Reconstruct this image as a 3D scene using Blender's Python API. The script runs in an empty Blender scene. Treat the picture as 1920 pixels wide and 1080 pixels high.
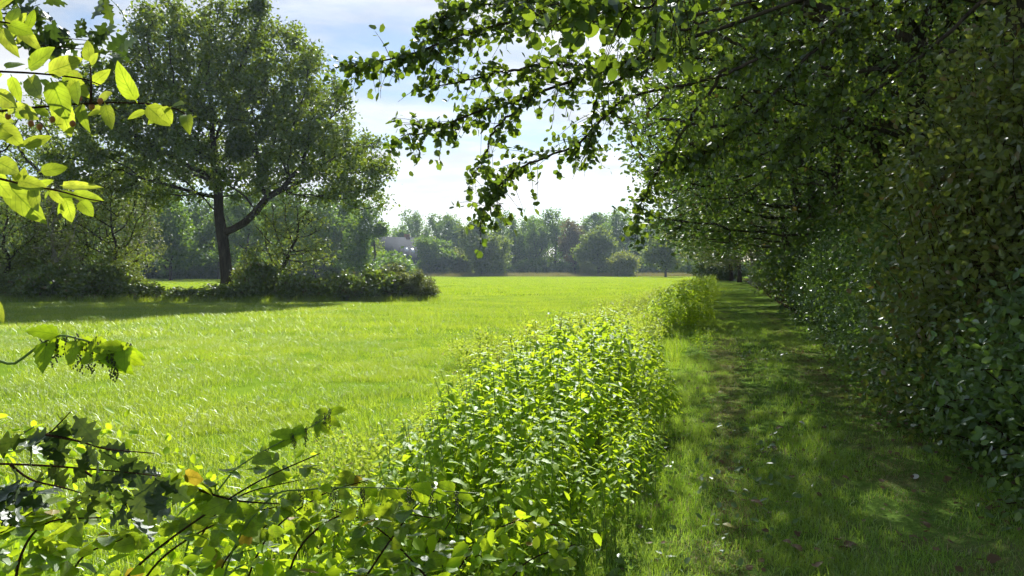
import bpy, math, random
import numpy as np
from mathutils import Vector, Matrix

# ------------------------------------------------------------------ camera, sky, sun, exposure
scene = bpy.context.scene
COL = scene.collection
F_PX, HORIZON, CAM_H = 1430.0, 505.0, 1.6       # photo focal length in px of a 1920 px wide frame
cam_d = bpy.data.cameras.new('camera')
cam = bpy.data.objects.new('camera', cam_d); COL.objects.link(cam)
cam_d.sensor_width = 36.0
cam_d.lens = 36.0 * F_PX / 1920.0
cam_d.clip_start, cam_d.clip_end = 0.05, 3000.0
cam.location = (0, 0, CAM_H)
cam.rotation_euler = (math.radians(90) - math.atan((540 - HORIZON) / F_PX), 0, 0)
scene.camera = cam

SUN_AZ, SUN_EL = math.radians(6.5), math.radians(38.0)   # azimuth measured from +Y towards +X
world = bpy.data.worlds.new('World'); scene.world = world; world.use_nodes = True
wn, wl = world.node_tree.nodes, world.node_tree.links
wn.clear()
w_out = wn.new('ShaderNodeOutputWorld'); w_bg = wn.new('ShaderNodeBackground')
sky = wn.new('ShaderNodeTexSky'); sky.sky_type = 'NISHITA'; sky.sun_disc = False
sky.sun_elevation = SUN_EL; sky.sun_rotation = SUN_AZ
sky.air_density = 1.0; sky.dust_density = 0.35; sky.ozone_density = 2.5
w_bg.inputs['Strength'].default_value = 0.05
tc = wn.new('ShaderNodeTexCoord'); sep = wn.new('ShaderNodeSeparateXYZ')
wl.new(tc.outputs['Generated'], sep.inputs[0])
def wmath(op, a, b=None):
    n = wn.new('ShaderNodeMath'); n.operation = op
    for i, v in enumerate((a, b)):
        if v is None: continue
        if isinstance(v, (int, float)): n.inputs[i].default_value = v
        else: wl.new(v, n.inputs[i])
    return n.outputs[0]
zz = wmath('ADD', wmath('MAXIMUM', sep.outputs[2], 0.0), 0.16)
comb = wn.new('ShaderNodeCombineXYZ')
wl.new(wmath('DIVIDE', sep.outputs[0], zz), comb.inputs[0])
wl.new(wmath('DIVIDE', sep.outputs[1], zz), comb.inputs[1])
cn = wn.new('ShaderNodeTexNoise'); cn.inputs['Scale'].default_value = 1.15
cn.inputs['Detail'].default_value = 9; cn.inputs['Roughness'].default_value = 0.6
cn.inputs['Distortion'].default_value = 0.35
mp = wn.new('ShaderNodeMapping'); mp.inputs['Location'].default_value = (3.1, 1.7, 0.4)
mp.inputs['Scale'].default_value = (0.8, 1.25, 1)
wl.new(comb.outputs[0], mp.inputs[0]); wl.new(mp.outputs[0], cn.inputs['Vector'])
cr = wn.new('ShaderNodeValToRGB')
cr.color_ramp.elements[0].position = 0.40; cr.color_ramp.elements[1].position = 0.60
wl.new(cn.outputs['Fac'], cr.inputs[0])
cmul = wmath('MULTIPLY', cr.outputs[0], 0.85)
cbw = wn.new('ShaderNodeRGBToBW'); wl.new(sky.outputs[0], cbw.inputs[0])      # clouds are brighter towards the sun, as the air is
cn2 = wn.new('ShaderNodeTexNoise'); cn2.inputs['Scale'].default_value = 2.6; cn2.inputs['Detail'].default_value = 7; wl.new(mp.outputs[0], cn2.inputs['Vector'])
cgr = wn.new('ShaderNodeMapRange'); cgr.inputs[1].default_value = .35; cgr.inputs[2].default_value = .62; cgr.inputs[3].default_value = .70; cgr.inputs[4].default_value = 1.04; wl.new(cn2.outputs['Fac'], cgr.inputs[0])
cval = wmath('MULTIPLY', wmath('ADD', wmath('MULTIPLY', cbw.outputs[0], .55), 6.2), cgr.outputs[0])
cmix = wn.new('ShaderNodeMixRGB'); wl.new(cval, cmix.inputs[2])
wl.new(cmul, cmix.inputs[0]); wl.new(sky.outputs[0], cmix.inputs[1])
wl.new(cmix.outputs[0], w_bg.inputs[0]); wl.new(w_bg.outputs[0], w_out.inputs[0])

sun_d = bpy.data.lights.new('sun', 'SUN'); sun = bpy.data.objects.new('sun', sun_d); COL.objects.link(sun)
sun_d.energy = 4.5; sun_d.angle = math.radians(0.5); sun_d.color = (1.0, 0.95, 0.86)
sdir = Vector((math.sin(SUN_AZ) * math.cos(SUN_EL), math.cos(SUN_AZ) * math.cos(SUN_EL), math.sin(SUN_EL)))
sun.rotation_euler = sdir.to_track_quat('Z', 'Y').to_euler()
sun.location = sdir * 60

vs = scene.view_settings
vs.view_transform = 'Standard'; vs.look = 'None'; vs.exposure = 1.28; vs.gamma = 1.0
vs.use_curve_mapping = False
cy = scene.cycles
cy.max_bounces = 7; cy.diffuse_bounces = 6; cy.glossy_bounces = 1; cy.transmission_bounces = 6
cy.transparent_max_bounces = 4; cy.volume_bounces = 0
cy.caustics_reflective = False; cy.caustics_refractive = False
cy.use_adaptive_sampling = True; cy.adaptive_threshold = 0.04
cy.sample_clamp_indirect = 4.0
cy.use_denoising = True
try:
    cy.denoiser = 'OPENIMAGEDENOISE'; cy.denoising_input_passes = 'RGB_ALBEDO_NORMAL'
except Exception:
    pass

# ------------------------------------------------------------------ helpers
def at(px, py, depth):
    """photo pixel (1920x1080) + distance ahead -> world point"""
    pitch = math.atan((540 - HORIZON) / F_PX)
    u, v = (px - 960) / F_PX, (540 - py) / F_PX
    d = Vector((u, math.cos(pitch) + v * math.sin(pitch), -math.sin(pitch) + v * math.cos(pitch)))
    d *= depth / d.y
    return Vector((d.x, d.y, d.z + CAM_H))
def gx(px, depth): return (px - 960) / F_PX * depth

def mesh_np(name, verts, polys, mat, uv=None, smooth=False):
    """polys: list of int arrays (n,k)"""
    me = bpy.data.meshes.new(name)
    verts = np.asarray(verts, dtype=np.float32).reshape(-1, 3)
    polys = [np.asarray(p, dtype=np.int32) for p in polys if len(p)]
    tot = sum(p.size for p in polys); npoly = sum(len(p) for p in polys)
    me.vertices.add(len(verts)); me.loops.add(tot); me.polygons.add(npoly)
    me.vertices.foreach_set('co', verts.ravel())
    me.loops.foreach_set('vertex_index', np.concatenate([p.ravel() for p in polys]))
    starts, o = [], 0
    for p in polys:
        starts.append(o + np.arange(len(p), dtype=np.int32) * p.shape[1]); o += p.size
    me.polygons.foreach_set('loop_start', np.concatenate(starts))
    if uv is not None:
        lay = me.uv_layers.new(name='leaf_map')
        idx = np.concatenate([p.ravel() for p in polys])
        lay.data.foreach_set('uv', np.asarray(uv, dtype=np.float32)[idx].ravel())
    me.update(calc_edges=True)
    if smooth: me.polygons.foreach_set('use_smooth', np.ones(npoly, dtype=bool))
    if mat: me.materials.append(mat)
    return me

def obj(name, me, parent=None, loc=None, rot=None, scale=None):
    o = bpy.data.objects.new(name, me); COL.objects.link(o)
    if parent is not None: o.parent = parent
    if loc is not None: o.location = loc
    if rot is not None: o.rotation_euler = rot
    if scale is not None: o.scale = scale if hasattr(scale, '__len__') else (scale,) * 3
    return o
def tag(o, label=None, cat=None, group=None, kind=None):
    if label: o['label'] = label
    if cat: o['category'] = cat
    if group: o['group'] = group
    if kind: o['kind'] = kind
    return o
def thing(name, loc, label, cat, group=None, rot=0.0, scale=1.0):
    e = obj(name, None, None, loc, (0, 0, rot), scale); e.empty_display_size = 0.2
    return tag(e, label, cat, group)
def unit(a): return a / np.maximum(np.linalg.norm(a, axis=-1, keepdims=True), 1e-9)

class MB:
    """collects pieces for one mesh"""
    def __init__(s): s.v, s.q, s.t, s.n = [], [], [], 0
    def add(s, v, quads=None, tris=None):
        v = np.asarray(v, float).reshape(-1, 3)
        if quads is not None and len(quads): s.q.append(np.asarray(quads) + s.n)
        if tris is not None and len(tris): s.t.append(np.asarray(tris) + s.n)
        s.v.append(v); s.n += len(v)
    def tube(s, pts, radii, sides=6, cap=True):
        pts = np.asarray(pts, float); radii = np.broadcast_to(np.asarray(radii, float), (len(pts),))
        tan = unit(np.gradient(pts, axis=0))
        ref = np.array([0.31, 0.2, 0.93]) if abs(tan[0][2]) < 0.8 else np.array([1.0, 0.1, 0])
        ang = np.arange(sides) * 2 * math.pi / sides
        rings = []
        for p, t, r in zip(pts, tan, radii):
            a = ref - t * (ref @ t); a /= max(np.linalg.norm(a), 1e-9); b = np.cross(t, a); ref = a
            rings.append(p + r * (np.cos(ang)[:, None] * a + np.sin(ang)[:, None] * b))
        v = np.concatenate(rings); m = len(pts)
        i = np.arange(sides); j = (i + 1) % sides
        q = np.concatenate([np.stack([k * sides + i, k * sides + j, (k + 1) * sides + j, (k + 1) * sides + i], 1) for k in range(m - 1)])
        s.add(v, q)
    def box(s, lo, hi):
        x0, y0, z0 = lo; x1, y1, z1 = hi
        s.add([(x0,y0,z0),(x1,y0,z0),(x1,y1,z0),(x0,y1,z0),(x0,y0,z1),(x1,y0,z1),(x1,y1,z1),(x0,y1,z1)],
              [(0,3,2,1),(4,5,6,7),(0,1,5,4),(1,2,6,5),(2,3,7,6),(3,0,4,7)])
    def mesh(s, name, mat, smooth=False):
        return mesh_np(name, np.concatenate(s.v), ([np.concatenate(s.q)] if s.q else []) + ([np.concatenate(s.t)] if s.t else []), mat, smooth=smooth)

def smooth_line(pts, n):
    """Catmull-Rom through pts"""
    p = np.asarray([tuple(q) for q in pts], float)
    p = np.vstack([2 * p[0] - p[1], p, 2 * p[-1] - p[-2]])
    out = []
    seg = len(p) - 3
    for t in np.linspace(0, seg - 1e-6, n):
        k = int(t); f = t - k
        a, b, c, d = p[k:k + 4]
        out.append(0.5 * ((2 * b) + (c - a) * f + (2 * a - 5 * b + 4 * c - d) * f ** 2 + (3 * b - a - 3 * c + d) * f ** 3))
    return np.array(out)

# ------------------------------------------------------------------ materials
def new_mat(name):
    m = bpy.data.materials.new(name); m.use_nodes = True
    m.node_tree.nodes.clear()
    return m, m.node_tree.nodes, m.node_tree.links

def leaf_mat(name, c1, c2, t1, t2, fac=0.5, gloss=0.06, rough=0.38, veins=False, c3=None, p3=0.93, t3=None, field=None):
    """reflecting colour c1..c2, transmitted colour t1..t2, varied leaf by leaf; c3/t3 for the odd turned leaf, on meadow grass for painted glints"""
    m, N, L = new_mat(name)
    out = N.new('ShaderNodeOutputMaterial')
    geo = N.new('ShaderNodeNewGeometry'); oi = N.new('ShaderNodeObjectInfo')
    ad = N.new('ShaderNodeMath'); ad.operation = 'ADD'
    L.new(geo.outputs['Random Per Island'], ad.inputs[0]); L.new(oi.outputs['Random'], ad.inputs[1])
    fr = N.new('ShaderNodeMath'); fr.operation = 'FRACT'; L.new(ad.outputs[0], fr.inputs[0])
    rnd = fr.outputs[0]
    def ramp(a, b, c):
        r = N.new('ShaderNodeValToRGB'); e = r.color_ramp.elements
        e[0].color = (*a, 1); e[1].color = (*b, 1)
        if c is not None:
            e[1].position = p3 - 0.02
            n = r.color_ramp.elements.new(p3); n.color = (*c, 1)
            n = r.color_ramp.elements.new(1.0); n.color = (*c, 1)
        L.new(rnd, r.inputs[0]); return r.outputs[0]
    col = ramp(c1, c2, c3); tcol = ramp(t1, t2, t3 if t3 is not None else c3)
    if field:   # patches of different growth, in metres over the ground
        tcn = N.new('ShaderNodeNewGeometry')
        no = N.new('ShaderNodeTexNoise'); no.inputs['Scale'].default_value = field[0]; no.inputs['Detail'].default_value = 4
        L.new(tcn.outputs['Position'], no.inputs['Vector'])
        mr = N.new('ShaderNodeMapRange'); mr.inputs[1].default_value = 0.35; mr.inputs[2].default_value = 0.68
        L.new(no.outputs['Fac'], mr.inputs[0])
        def mixc(a, c):
            x = N.new('ShaderNodeMixRGB'); x.inputs[2].default_value = (*c, 1)
            L.new(mr.outputs[0], x.inputs[0]); L.new(a, x.inputs[1]); return x.outputs[0]
        col = mixc(col, field[1]); tcol = mixc(tcol, field[2])
    nrm = None
    if veins:
        uvn = N.new('ShaderNodeUVMap'); uvn.uv_map = 'leaf_map'
        sp = N.new('ShaderNodeSeparateXYZ'); L.new(uvn.outputs[0], sp.inputs[0])
        def M(op, a, b=None):
            n = N.new('ShaderNodeMath'); n.operation = op
            for i, v in enumerate((a, b)):
                if v is None: continue
                if isinstance(v, (int, float)): n.inputs[i].default_value = v
                else: L.new(v, n.inputs[i])
            return n.outputs[0]
        au = M('ABSOLUTE', M('SUBTRACT', M('MULTIPLY', sp.outputs[0], 2.0), 1.0))
        mid = M('LESS_THAN', au, 0.045)
        ph = M('FRACT', M('SUBTRACT', M('MULTIPLY', sp.outputs[1], 8.0), M('MULTIPLY', au, 2.2)))
        side = M('LESS_THAN', M('ABSOLUTE', M('SUBTRACT', ph, 0.5)), 0.055)
        vein = M('MAXIMUM', mid, M('MULTIPLY', side, 0.75))
        def veinmix(a, k):
            x = N.new('ShaderNodeMixRGB'); x.blend_type = 'MULTIPLY'; x.inputs[2].default_value = (*k, 1)
            L.new(vein, x.inputs[0]); L.new(a, x.inputs[1]); return x.outputs[0]
        tcol = veinmix(tcol, (0.40, 0.50, 0.35)); col = veinmix(col, (1.5, 1.35, 1.3))
        bl = N.new('ShaderNodeTexNoise'); bl.inputs['Scale'].default_value = 45; L.new(geo.outputs['Position'], bl.inputs['Vector'])
        mr2 = N.new('ShaderNodeMapRange'); mr2.inputs[1].default_value = .3; mr2.inputs[2].default_value = .7; mr2.inputs[3].default_value = 0.55; mr2.inputs[4].default_value = 1.15
        L.new(bl.outputs['Fac'], mr2.inputs[0])
        def vm(a):
            x = N.new('ShaderNodeVectorMath'); x.operation = 'SCALE'; L.new(a, x.inputs[0]); L.new(mr2.outputs[0], x.inputs['Scale']); return x.outputs[0]
        tcol = vm(tcol)
        bp = N.new('ShaderNodeBump'); bp.inputs['Strength'].default_value = 0.5; bp.inputs['Distance'].default_value = 0.002
        L.new(ph, bp.inputs['Height']); nrm = bp.outputs[0]
    df = N.new('ShaderNodeBsdfDiffuse'); tr = N.new('ShaderNodeBsdfTranslucent')
    L.new(col, df.inputs[0]); L.new(tcol, tr.inputs[0])
    mx = N.new('ShaderNodeMixShader'); mx.inputs[0].default_value = fac
    L.new(df.outputs[0], mx.inputs[1]); L.new(tr.outputs[0], mx.inputs[2])
    gl = N.new('ShaderNodeBsdfGlossy'); gl.inputs['Roughness'].default_value = rough + .08
    gl.inputs[0].default_value = (0.9, 0.95, 1, 1)
    lw = N.new('ShaderNodeFresnel'); lw.inputs[0].default_value = 1.4
    gm = N.new('ShaderNodeMath'); gm.operation = 'MULTIPLY'; gm.inputs[1].default_value = gloss / 0.06 * .55
    L.new(lw.outputs[0], gm.inputs[0])
    gc = N.new('ShaderNodeMath'); gc.operation = 'MINIMUM'; gc.inputs[1].default_value = gloss * 1.3; L.new(gm.outputs[0], gc.inputs[0]); gm = gc
    if nrm is not None:
        for s in (df, gl): L.new(nrm, s.inputs['Normal'])
    m2 = N.new('ShaderNodeMixShader')
    L.new(gm.outputs[0], m2.inputs[0]); L.new(mx.outputs[0], m2.inputs[1]); L.new(gl.outputs[0], m2.inputs[2])
    L.new(m2.outputs[0], out.inputs[0])
    return m

def bark_mat(name, c1, c2, scale=9.0, stretch=0.18):
    m, N, L = new_mat(name)
    out = N.new('ShaderNodeOutputMaterial'); b = N.new('ShaderNodeBsdfDiffuse')
    tcn = N.new('ShaderNodeTexCoord'); mpn = N.new('ShaderNodeMapping'); mpn.inputs['Scale'].default_value = (1, 1, stretch)
    no = N.new('ShaderNodeTexNoise'); no.inputs['Scale'].default_value = scale; no.inputs['Detail'].default_value = 6; no.inputs['Roughness'].default_value = 0.7
    L.new(tcn.outputs['Object'], mpn.inputs[0]); L.new(mpn.outputs[0], no.inputs['Vector'])
    r = N.new('ShaderNodeValToRGB'); r.color_ramp.elements[0].position = 0.35; r.color_ramp.elements[1].position = 0.7
    r.color_ramp.elements[0].color = (*c1, 1); r.color_ramp.elements[1].color = (*c2, 1)
    L.new(no.outputs['Fac'], r.inputs[0]); L.new(r.outputs[0], b.inputs[0])
    bp = N.new('ShaderNodeBump'); bp.inputs['Strength'].default_value = 0.8; bp.inputs['Distance'].default_value = 0.05
    L.new(no.outputs['Fac'], bp.inputs['Height']); L.new(bp.outputs[0], b.inputs['Normal'])
    L.new(b.outputs[0], out.inputs[0])
    return m

def plain_mat(name, c, rough=0.7, noise=0.25, scale=6.0, spec=0.3):
    m, N, L = new_mat(name)
    out = N.new('ShaderNodeOutputMaterial'); b = N.new('ShaderNodeBsdfPrincipled')
    b.inputs['Roughness'].default_value = rough; b.inputs['Specular IOR Level'].default_value = spec
    tcn = N.new('ShaderNodeTexCoord'); no = N.new('ShaderNodeTexNoise'); no.inputs['Scale'].default_value = scale; no.inputs['Detail'].default_value = 5
    L.new(tcn.outputs['Object'], no.inputs['Vector'])
    r = N.new('ShaderNodeValToRGB')
    r.color_ramp.elements[0].color = (*[x * (1 - noise) for x in c], 1); r.color_ramp.elements[1].color = (*[min(1, x * (1 + noise)) for x in c], 1)
    L.new(no.outputs['Fac'], r.inputs[0]); L.new(r.outputs[0], b.inputs['Base Color'])
    L.new(b.outputs[0], out.inputs[0])
    return m

MAT = {}
MAT['oak_leaf'] = leaf_mat('oak_leaf', (.030, .064, .010), (.06, .10, .014), (.14, .23, .012), (.26, .34, .016), .46, .06, .4)
MAT['wood_leaf'] = leaf_mat('wood_leaf', (.045, .095, .022), (.08, .125, .03), (.09, .18, .018), (.17, .25, .022), .42, .06, .4, c3=(.12, .10, .02), p3=.97)
MAT['alder_leaf'] = leaf_mat('alder_leaf', (.035, .065, .016), (.06, .10, .02), (.13, .22, .015), (.24, .34, .02), .46, .07, .35)
MAT['hazel_leaf'] = leaf_mat('hazel_leaf', (.075, .115, .026), (.12, .145, .036), (.20, .28, .03), (.30, .34, .04), .45, .09, .35, c3=(.16, .12, .03), p3=.955)
MAT['ivy_leaf'] = leaf_mat('ivy_leaf', (.06, .125, .04), (.11, .18, .055), (.16, .30, .03), (.24, .38, .045), .4, .10, .3)
MAT['bramble_leaf'] = leaf_mat('bramble_leaf', (.04, .08, .016), (.08, .125, .022), (.17, .28, .02), (.28, .38, .03), .46, .08, .38, c3=(.14, .12, .03), p3=.95)
MAT['young_leaf'] = leaf_mat('young_leaf', (.05, .085, .018), (.085, .125, .026), (.17, .25, .02), (.28, .34, .03), .5, .06, .4)
MAT['pale_leaf'] = leaf_mat('pale_leaf', (.07, .095, .035), (.11, .135, .05), (.16, .20, .04), (.24, .28, .06), .45, .06, .45)
MAT['far_leaf'] = leaf_mat('far_leaf', (.028, .070, .012), (.06, .115, .018), (.13, .26, .015), (.25, .38, .025), .44, .05, .45)
MAT['far_olive'] = leaf_mat('far_olive', (.05, .095, .014), (.085, .13, .02), (.18, .27, .02), (.28, .36, .03), .45, .05, .45)
MAT['far_red'] = leaf_mat('far_red', (.06, .05, .02), (.09, .075, .03), (.16, .12, .04), (.20, .17, .05), .4, .05, .45)
MAT['far_yellow'] = leaf_mat('far_yellow', (.10, .14, .025), (.15, .18, .03), (.26, .32, .03), (.34, .38, .05), .45, .05, .45)
MAT['nettle_leaf'] = leaf_mat('nettle_leaf', (.15, .29, .014), (.21, .33, .02), (.42, .62, .014), (.58, .74, .024), .52, .032, .42)
MAT['near_nettle'] = leaf_mat('near_nettle', (.15, .29, .014), (.21, .33, .02), (.42, .62, .014), (.58, .74, .024), .52, .032, .42, veins=True)
MAT['spindle_leaf'] = leaf_mat('spindle_leaf', (.10, .17, .02), (.15, .21, .03), (.36, .50, .02), (.55, .62, .05), .55, .05, .4, veins=True)
MAT['near_oak'] = leaf_mat('near_oak', (.025, .05, .016), (.045, .075, .022), (.06, .11, .015), (.15, .22, .02), .36, .10, .32, veins=True)
MAT['near_bramble'] = leaf_mat('near_bramble', (.07, .13, .016), (.15, .22, .022), (.34, .52, .016), (.60, .74, .03), .52, .07, .38, veins=True, c3=(.35, .22, .02), p3=.965, t3=(.5, .38, .03))
MAT['grass'] = leaf_mat('grass', (.075, .155, .016), (.12, .20, .024), (.27, .44, .016), (.38, .53, .028), .5, .075, .35, c3=(.42, .44, .24), p3=.945, field=(.45, (.17, .235, .03), (.50, .63, .03)))  # c3: scattered blades coloured pale to stand in for glints of light
MAT['shade_grass'] = leaf_mat('shade_grass', (.11, .28, .028), (.19, .34, .04), (.34, .58, .03), (.46, .64, .05), .42, .08, .35, c3=(.38, .33, .18), p3=.93, field=(1.3, (.16, .26, .045), (.34, .48, .05)))
MAT['dry_grass'] = leaf_mat('dry_grass', (.17, .17, .06), (.25, .22, .09), (.24, .24, .07), (.30, .27, .09), .4, .04, .5)
MAT['weed_leaf'] = leaf_mat('weed_leaf', (.14, .22, .03), (.20, .28, .05), (.40, .54, .03), (.52, .62, .07), .5, .04, .4, c3=(.26, .24, .10), p3=.96)
MAT['dead_leaf'] = leaf_mat('dead_leaf', (.07, .045, .025), (.16, .11, .06), (.2, .14, .06), (.28, .2, .08), .25, .03, .5)
MAT['oak_bark'] = bark_mat('oak_bark', (.022, .018, .014), (.075, .062, .048))
MAT['bark'] = bark_mat('bark', (.025, .021, .017), (.08, .068, .052), 12)
MAT['birch_bark'] = bark_mat('birch_bark', (.16, .15, .13), (.42, .40, .36), 6, 0.6)
MAT['twig'] = bark_mat('twig', (.03, .018, .014), (.075, .045, .03), 40)
MAT['green_stem'] = plain_mat('green_stem', (.10, .17, .035), .5)
MAT['nettle_seed'] = plain_mat('nettle_seed', (.06, .075, .03), .7)

def ground_mat():
    m, N, L = new_mat('meadow_ground')
    out = N.new('ShaderNodeOutputMaterial'); b = N.new('ShaderNodeBsdfDiffuse')
    geo = N.new('ShaderNodeNewGeometry')
    def noise(s, d=5, sc=(1, 1, 1)):
        mpn = N.new('ShaderNodeMapping'); mpn.inputs['Scale'].default_value = sc; L.new(geo.outputs['Position'], mpn.inputs[0])
        n = N.new('ShaderNodeTexNoise'); n.inputs['Scale'].default_value = s; n.inputs['Detail'].default_value = d
        L.new(mpn.outputs[0], n.inputs['Vector']); return n.outputs['Fac']
    r = N.new('ShaderNodeValToRGB'); r.color_ramp.elements[0].position = .3; r.color_ramp.elements[1].position = .7
    r.color_ramp.elements[0].color = (.09, .17, .016, 1); r.color_ramp.elements[1].color = (.16, .25, .026, 1)
    L.new(noise(.25, 8), r.inputs[0])
    r2 = N.new('ShaderNodeValToRGB'); r2.color_ramp.elements[0].color = (.75, .75, .75, 1); r2.color_ramp.elements[1].color = (1.15, 1.15, 1.1, 1)
    L.new(noise(3.0, 8), r2.inputs[0])
    mx = N.new('ShaderNodeMixRGB'); mx.blend_type = 'MULTIPLY'; mx.inputs[0].default_value = 1
    L.new(r.outputs[0], mx.inputs[1]); L.new(r2.outputs[0], mx.inputs[2]); L.new(mx.outputs[0], b.inputs[0])
    L.new(b.outputs[0], out.inputs[0]); return m
def soil_mat(name, a, c, e):
    m, N, L = new_mat(name)
    out = N.new('ShaderNodeOutputMaterial'); b = N.new('ShaderNodeBsdfDiffuse')
    geo = N.new('ShaderNodeNewGeometry')
    n1 = N.new('ShaderNodeTexNoise'); n1.inputs['Scale'].default_value = 1.1; n1.inputs['Detail'].default_value = 8; n1.inputs['Roughness'].default_value = .65
    n2 = N.new('ShaderNodeTexNoise'); n2.inputs['Scale'].default_value = 30; n2.inputs['Detail'].default_value = 4
    for n in (n1, n2): L.new(geo.outputs['Position'], n.inputs['Vector'])
    r = N.new('ShaderNodeValToRGB'); el = r.color_ramp.elements
    el[0].position = .35; el[0].color = (*a, 1); el[1].position = .66; el[1].color = (*e, 1)
    x = el.new(.5); x.color = (*c, 1)
    L.new(n1.outputs['Fac'], r.inputs[0])
    r2 = N.new('ShaderNodeValToRGB'); r2.color_ramp.elements[0].color = (.45, .45, .45, 1); r2.color_ramp.elements[1].color = (1.4, 1.4, 1.4, 1)
    L.new(n2.outputs['Fac'], r2.inputs[0])
    mx = N.new('ShaderNodeMixRGB'); mx.blend_type = 'MULTIPLY'; mx.inputs[0].default_value = 1
    L.new(r.outputs[0], mx.inputs[1]); L.new(r2.outputs[0], mx.inputs[2]); L.new(mx.outputs[0], b.inputs[0])
    bp = N.new('ShaderNodeBump'); bp.inputs['Distance'].default_value = .03; L.new(n2.outputs['Fac'], bp.inputs['Height']); L.new(bp.outputs[0], b.inputs['Normal'])
    L.new(b.outputs[0], out.inputs[0]); return m
MAT['ground'] = ground_mat()
MAT['path'] = soil_mat('path_soil', (.085, .15, .03), (.10, .175, .034), (.13, .15, .06))
MAT['wood_floor'] = soil_mat('wood_floor', (.03, .026, .016), (.045, .036, .022), (.05, .055, .02))

# ------------------------------------------------------------------ ground
SLOPE = 0.28                                   # the track runs 15.6 degrees to the right of straight ahead
def path_x(y, t=0.0): return -0.4 + SLOPE * y + t   # t: metres right of the track's left edge
PATH_W = 2.7
def sheet(name, x_lo, x_hi, ys, z, mat, nx=2):
    v, q = [], []
    for y in ys:
        for k in range(nx):
            f = k / (nx - 1); v.append((x_lo(y) * (1 - f) + x_hi(y) * f, y, z))
    for i in range(len(ys) - 1):
        for k in range(nx - 1):
            a = i * nx + k; q.append((a, a + 1, a + nx + 1, a + nx))
    return tag(obj(name, mesh_np(name, v, [np.array(q)], mat)), kind='structure')
ys_g = np.linspace(-60, 420, 13)
sheet('meadow', lambda y: -320.0, lambda y: 320.0, ys_g, 0.0, MAT['ground'])
sheet('path', lambda y: path_x(y, -0.35), lambda y: path_x(y, PATH_W + .3), np.linspace(-6, 130, 40), 0.006, MAT['path'])
sheet('woodland_floor', lambda y: path_x(y, PATH_W + .2), lambda y: path_x(y, PATH_W + 40), np.linspace(-10, 135, 40), 0.012, MAT['wood_floor'])

# ------------------------------------------------------------------ leaf clouds and branch skeletons
DIAMOND = (np.array([(0, 0, 0), (.33, .45, .06), (0, 1, -.05), (-.33, .45, .06)]), None, np.array([(0, 1, 2), (0, 2, 3)]))
HEX = (np.array([(0, 0, 0), (.26, .25, .05), (.27, .62, .04), (0, 1, -.10), (-.27, .62, .04), (-.26, .25, .05)]), np.array([(0, 1, 2, 3), (0, 3, 4, 5)]), None)
ROUND = (np.array([(0, 0, 0), (.34, .22, .05), (.42, .66, .04), (0, .98, -.06), (-.42, .66, .04), (-.34, .22, .05)]), np.array([(0, 1, 2, 3), (0, 3, 4, 5)]), None)

def leaf_frames(rng, n, up=0.6, droop=0.25, out=None, out_w=0.5):
    nn = rng.normal(size=(n, 3)); nn = unit(nn); nn[:, 2] = nn[:, 2] * 1.0 + up; nn = unit(nn)
    d = unit(rng.normal(size=(n, 3)))
    if out is not None: d = d + out * out_w
    d[:, 2] -= droop
    d = unit(d - nn * np.sum(d * nn, 1, keepdims=True))
    return d, nn
def leaves_np(tmpl, pos, d, nn, size):
    tv, tq, tt = tmpl
    x = np.cross(d, nn)
    n, k = len(pos), len(tv)
    V = pos[:, None, :] + size[:, None, None] * (tv[None, :, 0, None] * x[:, None, :] + tv[None, :, 1, None] * d[:, None, :] + tv[None, :, 2, None] * nn[:, None, :])
    off = (np.arange(n) * k)[:, None, None]
    polys = []
    for t in (tq, tt):
        if t is not None: polys.append((t[None] + off).reshape(-1, t.shape[1]))
    return V.reshape(-1, 3), polys

def blob_points(rng, blobs, n):
    """blobs: (cx,cy,cz,rx,ry,rz); points evenly through their union, a bit denser to the rim"""
    vol = np.array([b[3] * b[4] * b[5] for b in blobs]); cnt = rng.multinomial(n, vol / vol.sum())
    out = []
    for b, c in zip(blobs, cnt):
        p = unit(rng.normal(size=(c, 3))) * (rng.random((c, 1)) ** 0.28)
        out.append(p * np.array(b[3:6]) + np.array(b[:3]))
    return np.concatenate(out)

def colonize(rng, A, trunk, step, infl, kill, iters=120, lift=0.05, limbs=()):
    nodes = [np.array(p, float) for p in trunk]; par = [-1] + list(range(len(trunk) - 1))
    for (pi, pts) in limbs:
        for q in pts: nodes.append(np.array(q, float)); par.append(pi); pi = len(nodes) - 1
    P = np.array(nodes)
    D = np.full(len(A), 1e9); I = np.zeros(len(A), int)
    def upd(new, base):
        nonlocal D, I
        dd = np.linalg.norm(A[:, None, :] - new[None], axis=2); j = dd.argmin(1); m = dd[np.arange(len(A)), j]
        better = m < D; D[better] = m[better]; I[better] = j[better] + base
    upd(P, 0)
    for _ in range(iters):
        if len(A) == 0: break
        act = D < infl
        if not act.any(): break
        ids = np.unique(I[act]); newp, newpar = [], []
        acc = np.zeros((len(P), 3)); np.add.at(acc, I[act], unit(A[act] - P[I[act]]))
        for i in ids:
            v = acc[i]
            v = v / max(np.linalg.norm(v), 1e-6) + rng.normal(size=3) * 0.12 + np.array([0, 0, lift])
            newp.append(P[i] + step * v / np.linalg.norm(v)); newpar.append(i)
        newp = np.array(newp); base = len(P)
        P = np.vstack([P, newp]); par += newpar
        upd(newp, base)
        keep = D > kill
        A, D, I = A[keep], D[keep], I[keep]
        if len(P) > 9000: break
    return P, np.array(par)

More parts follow.
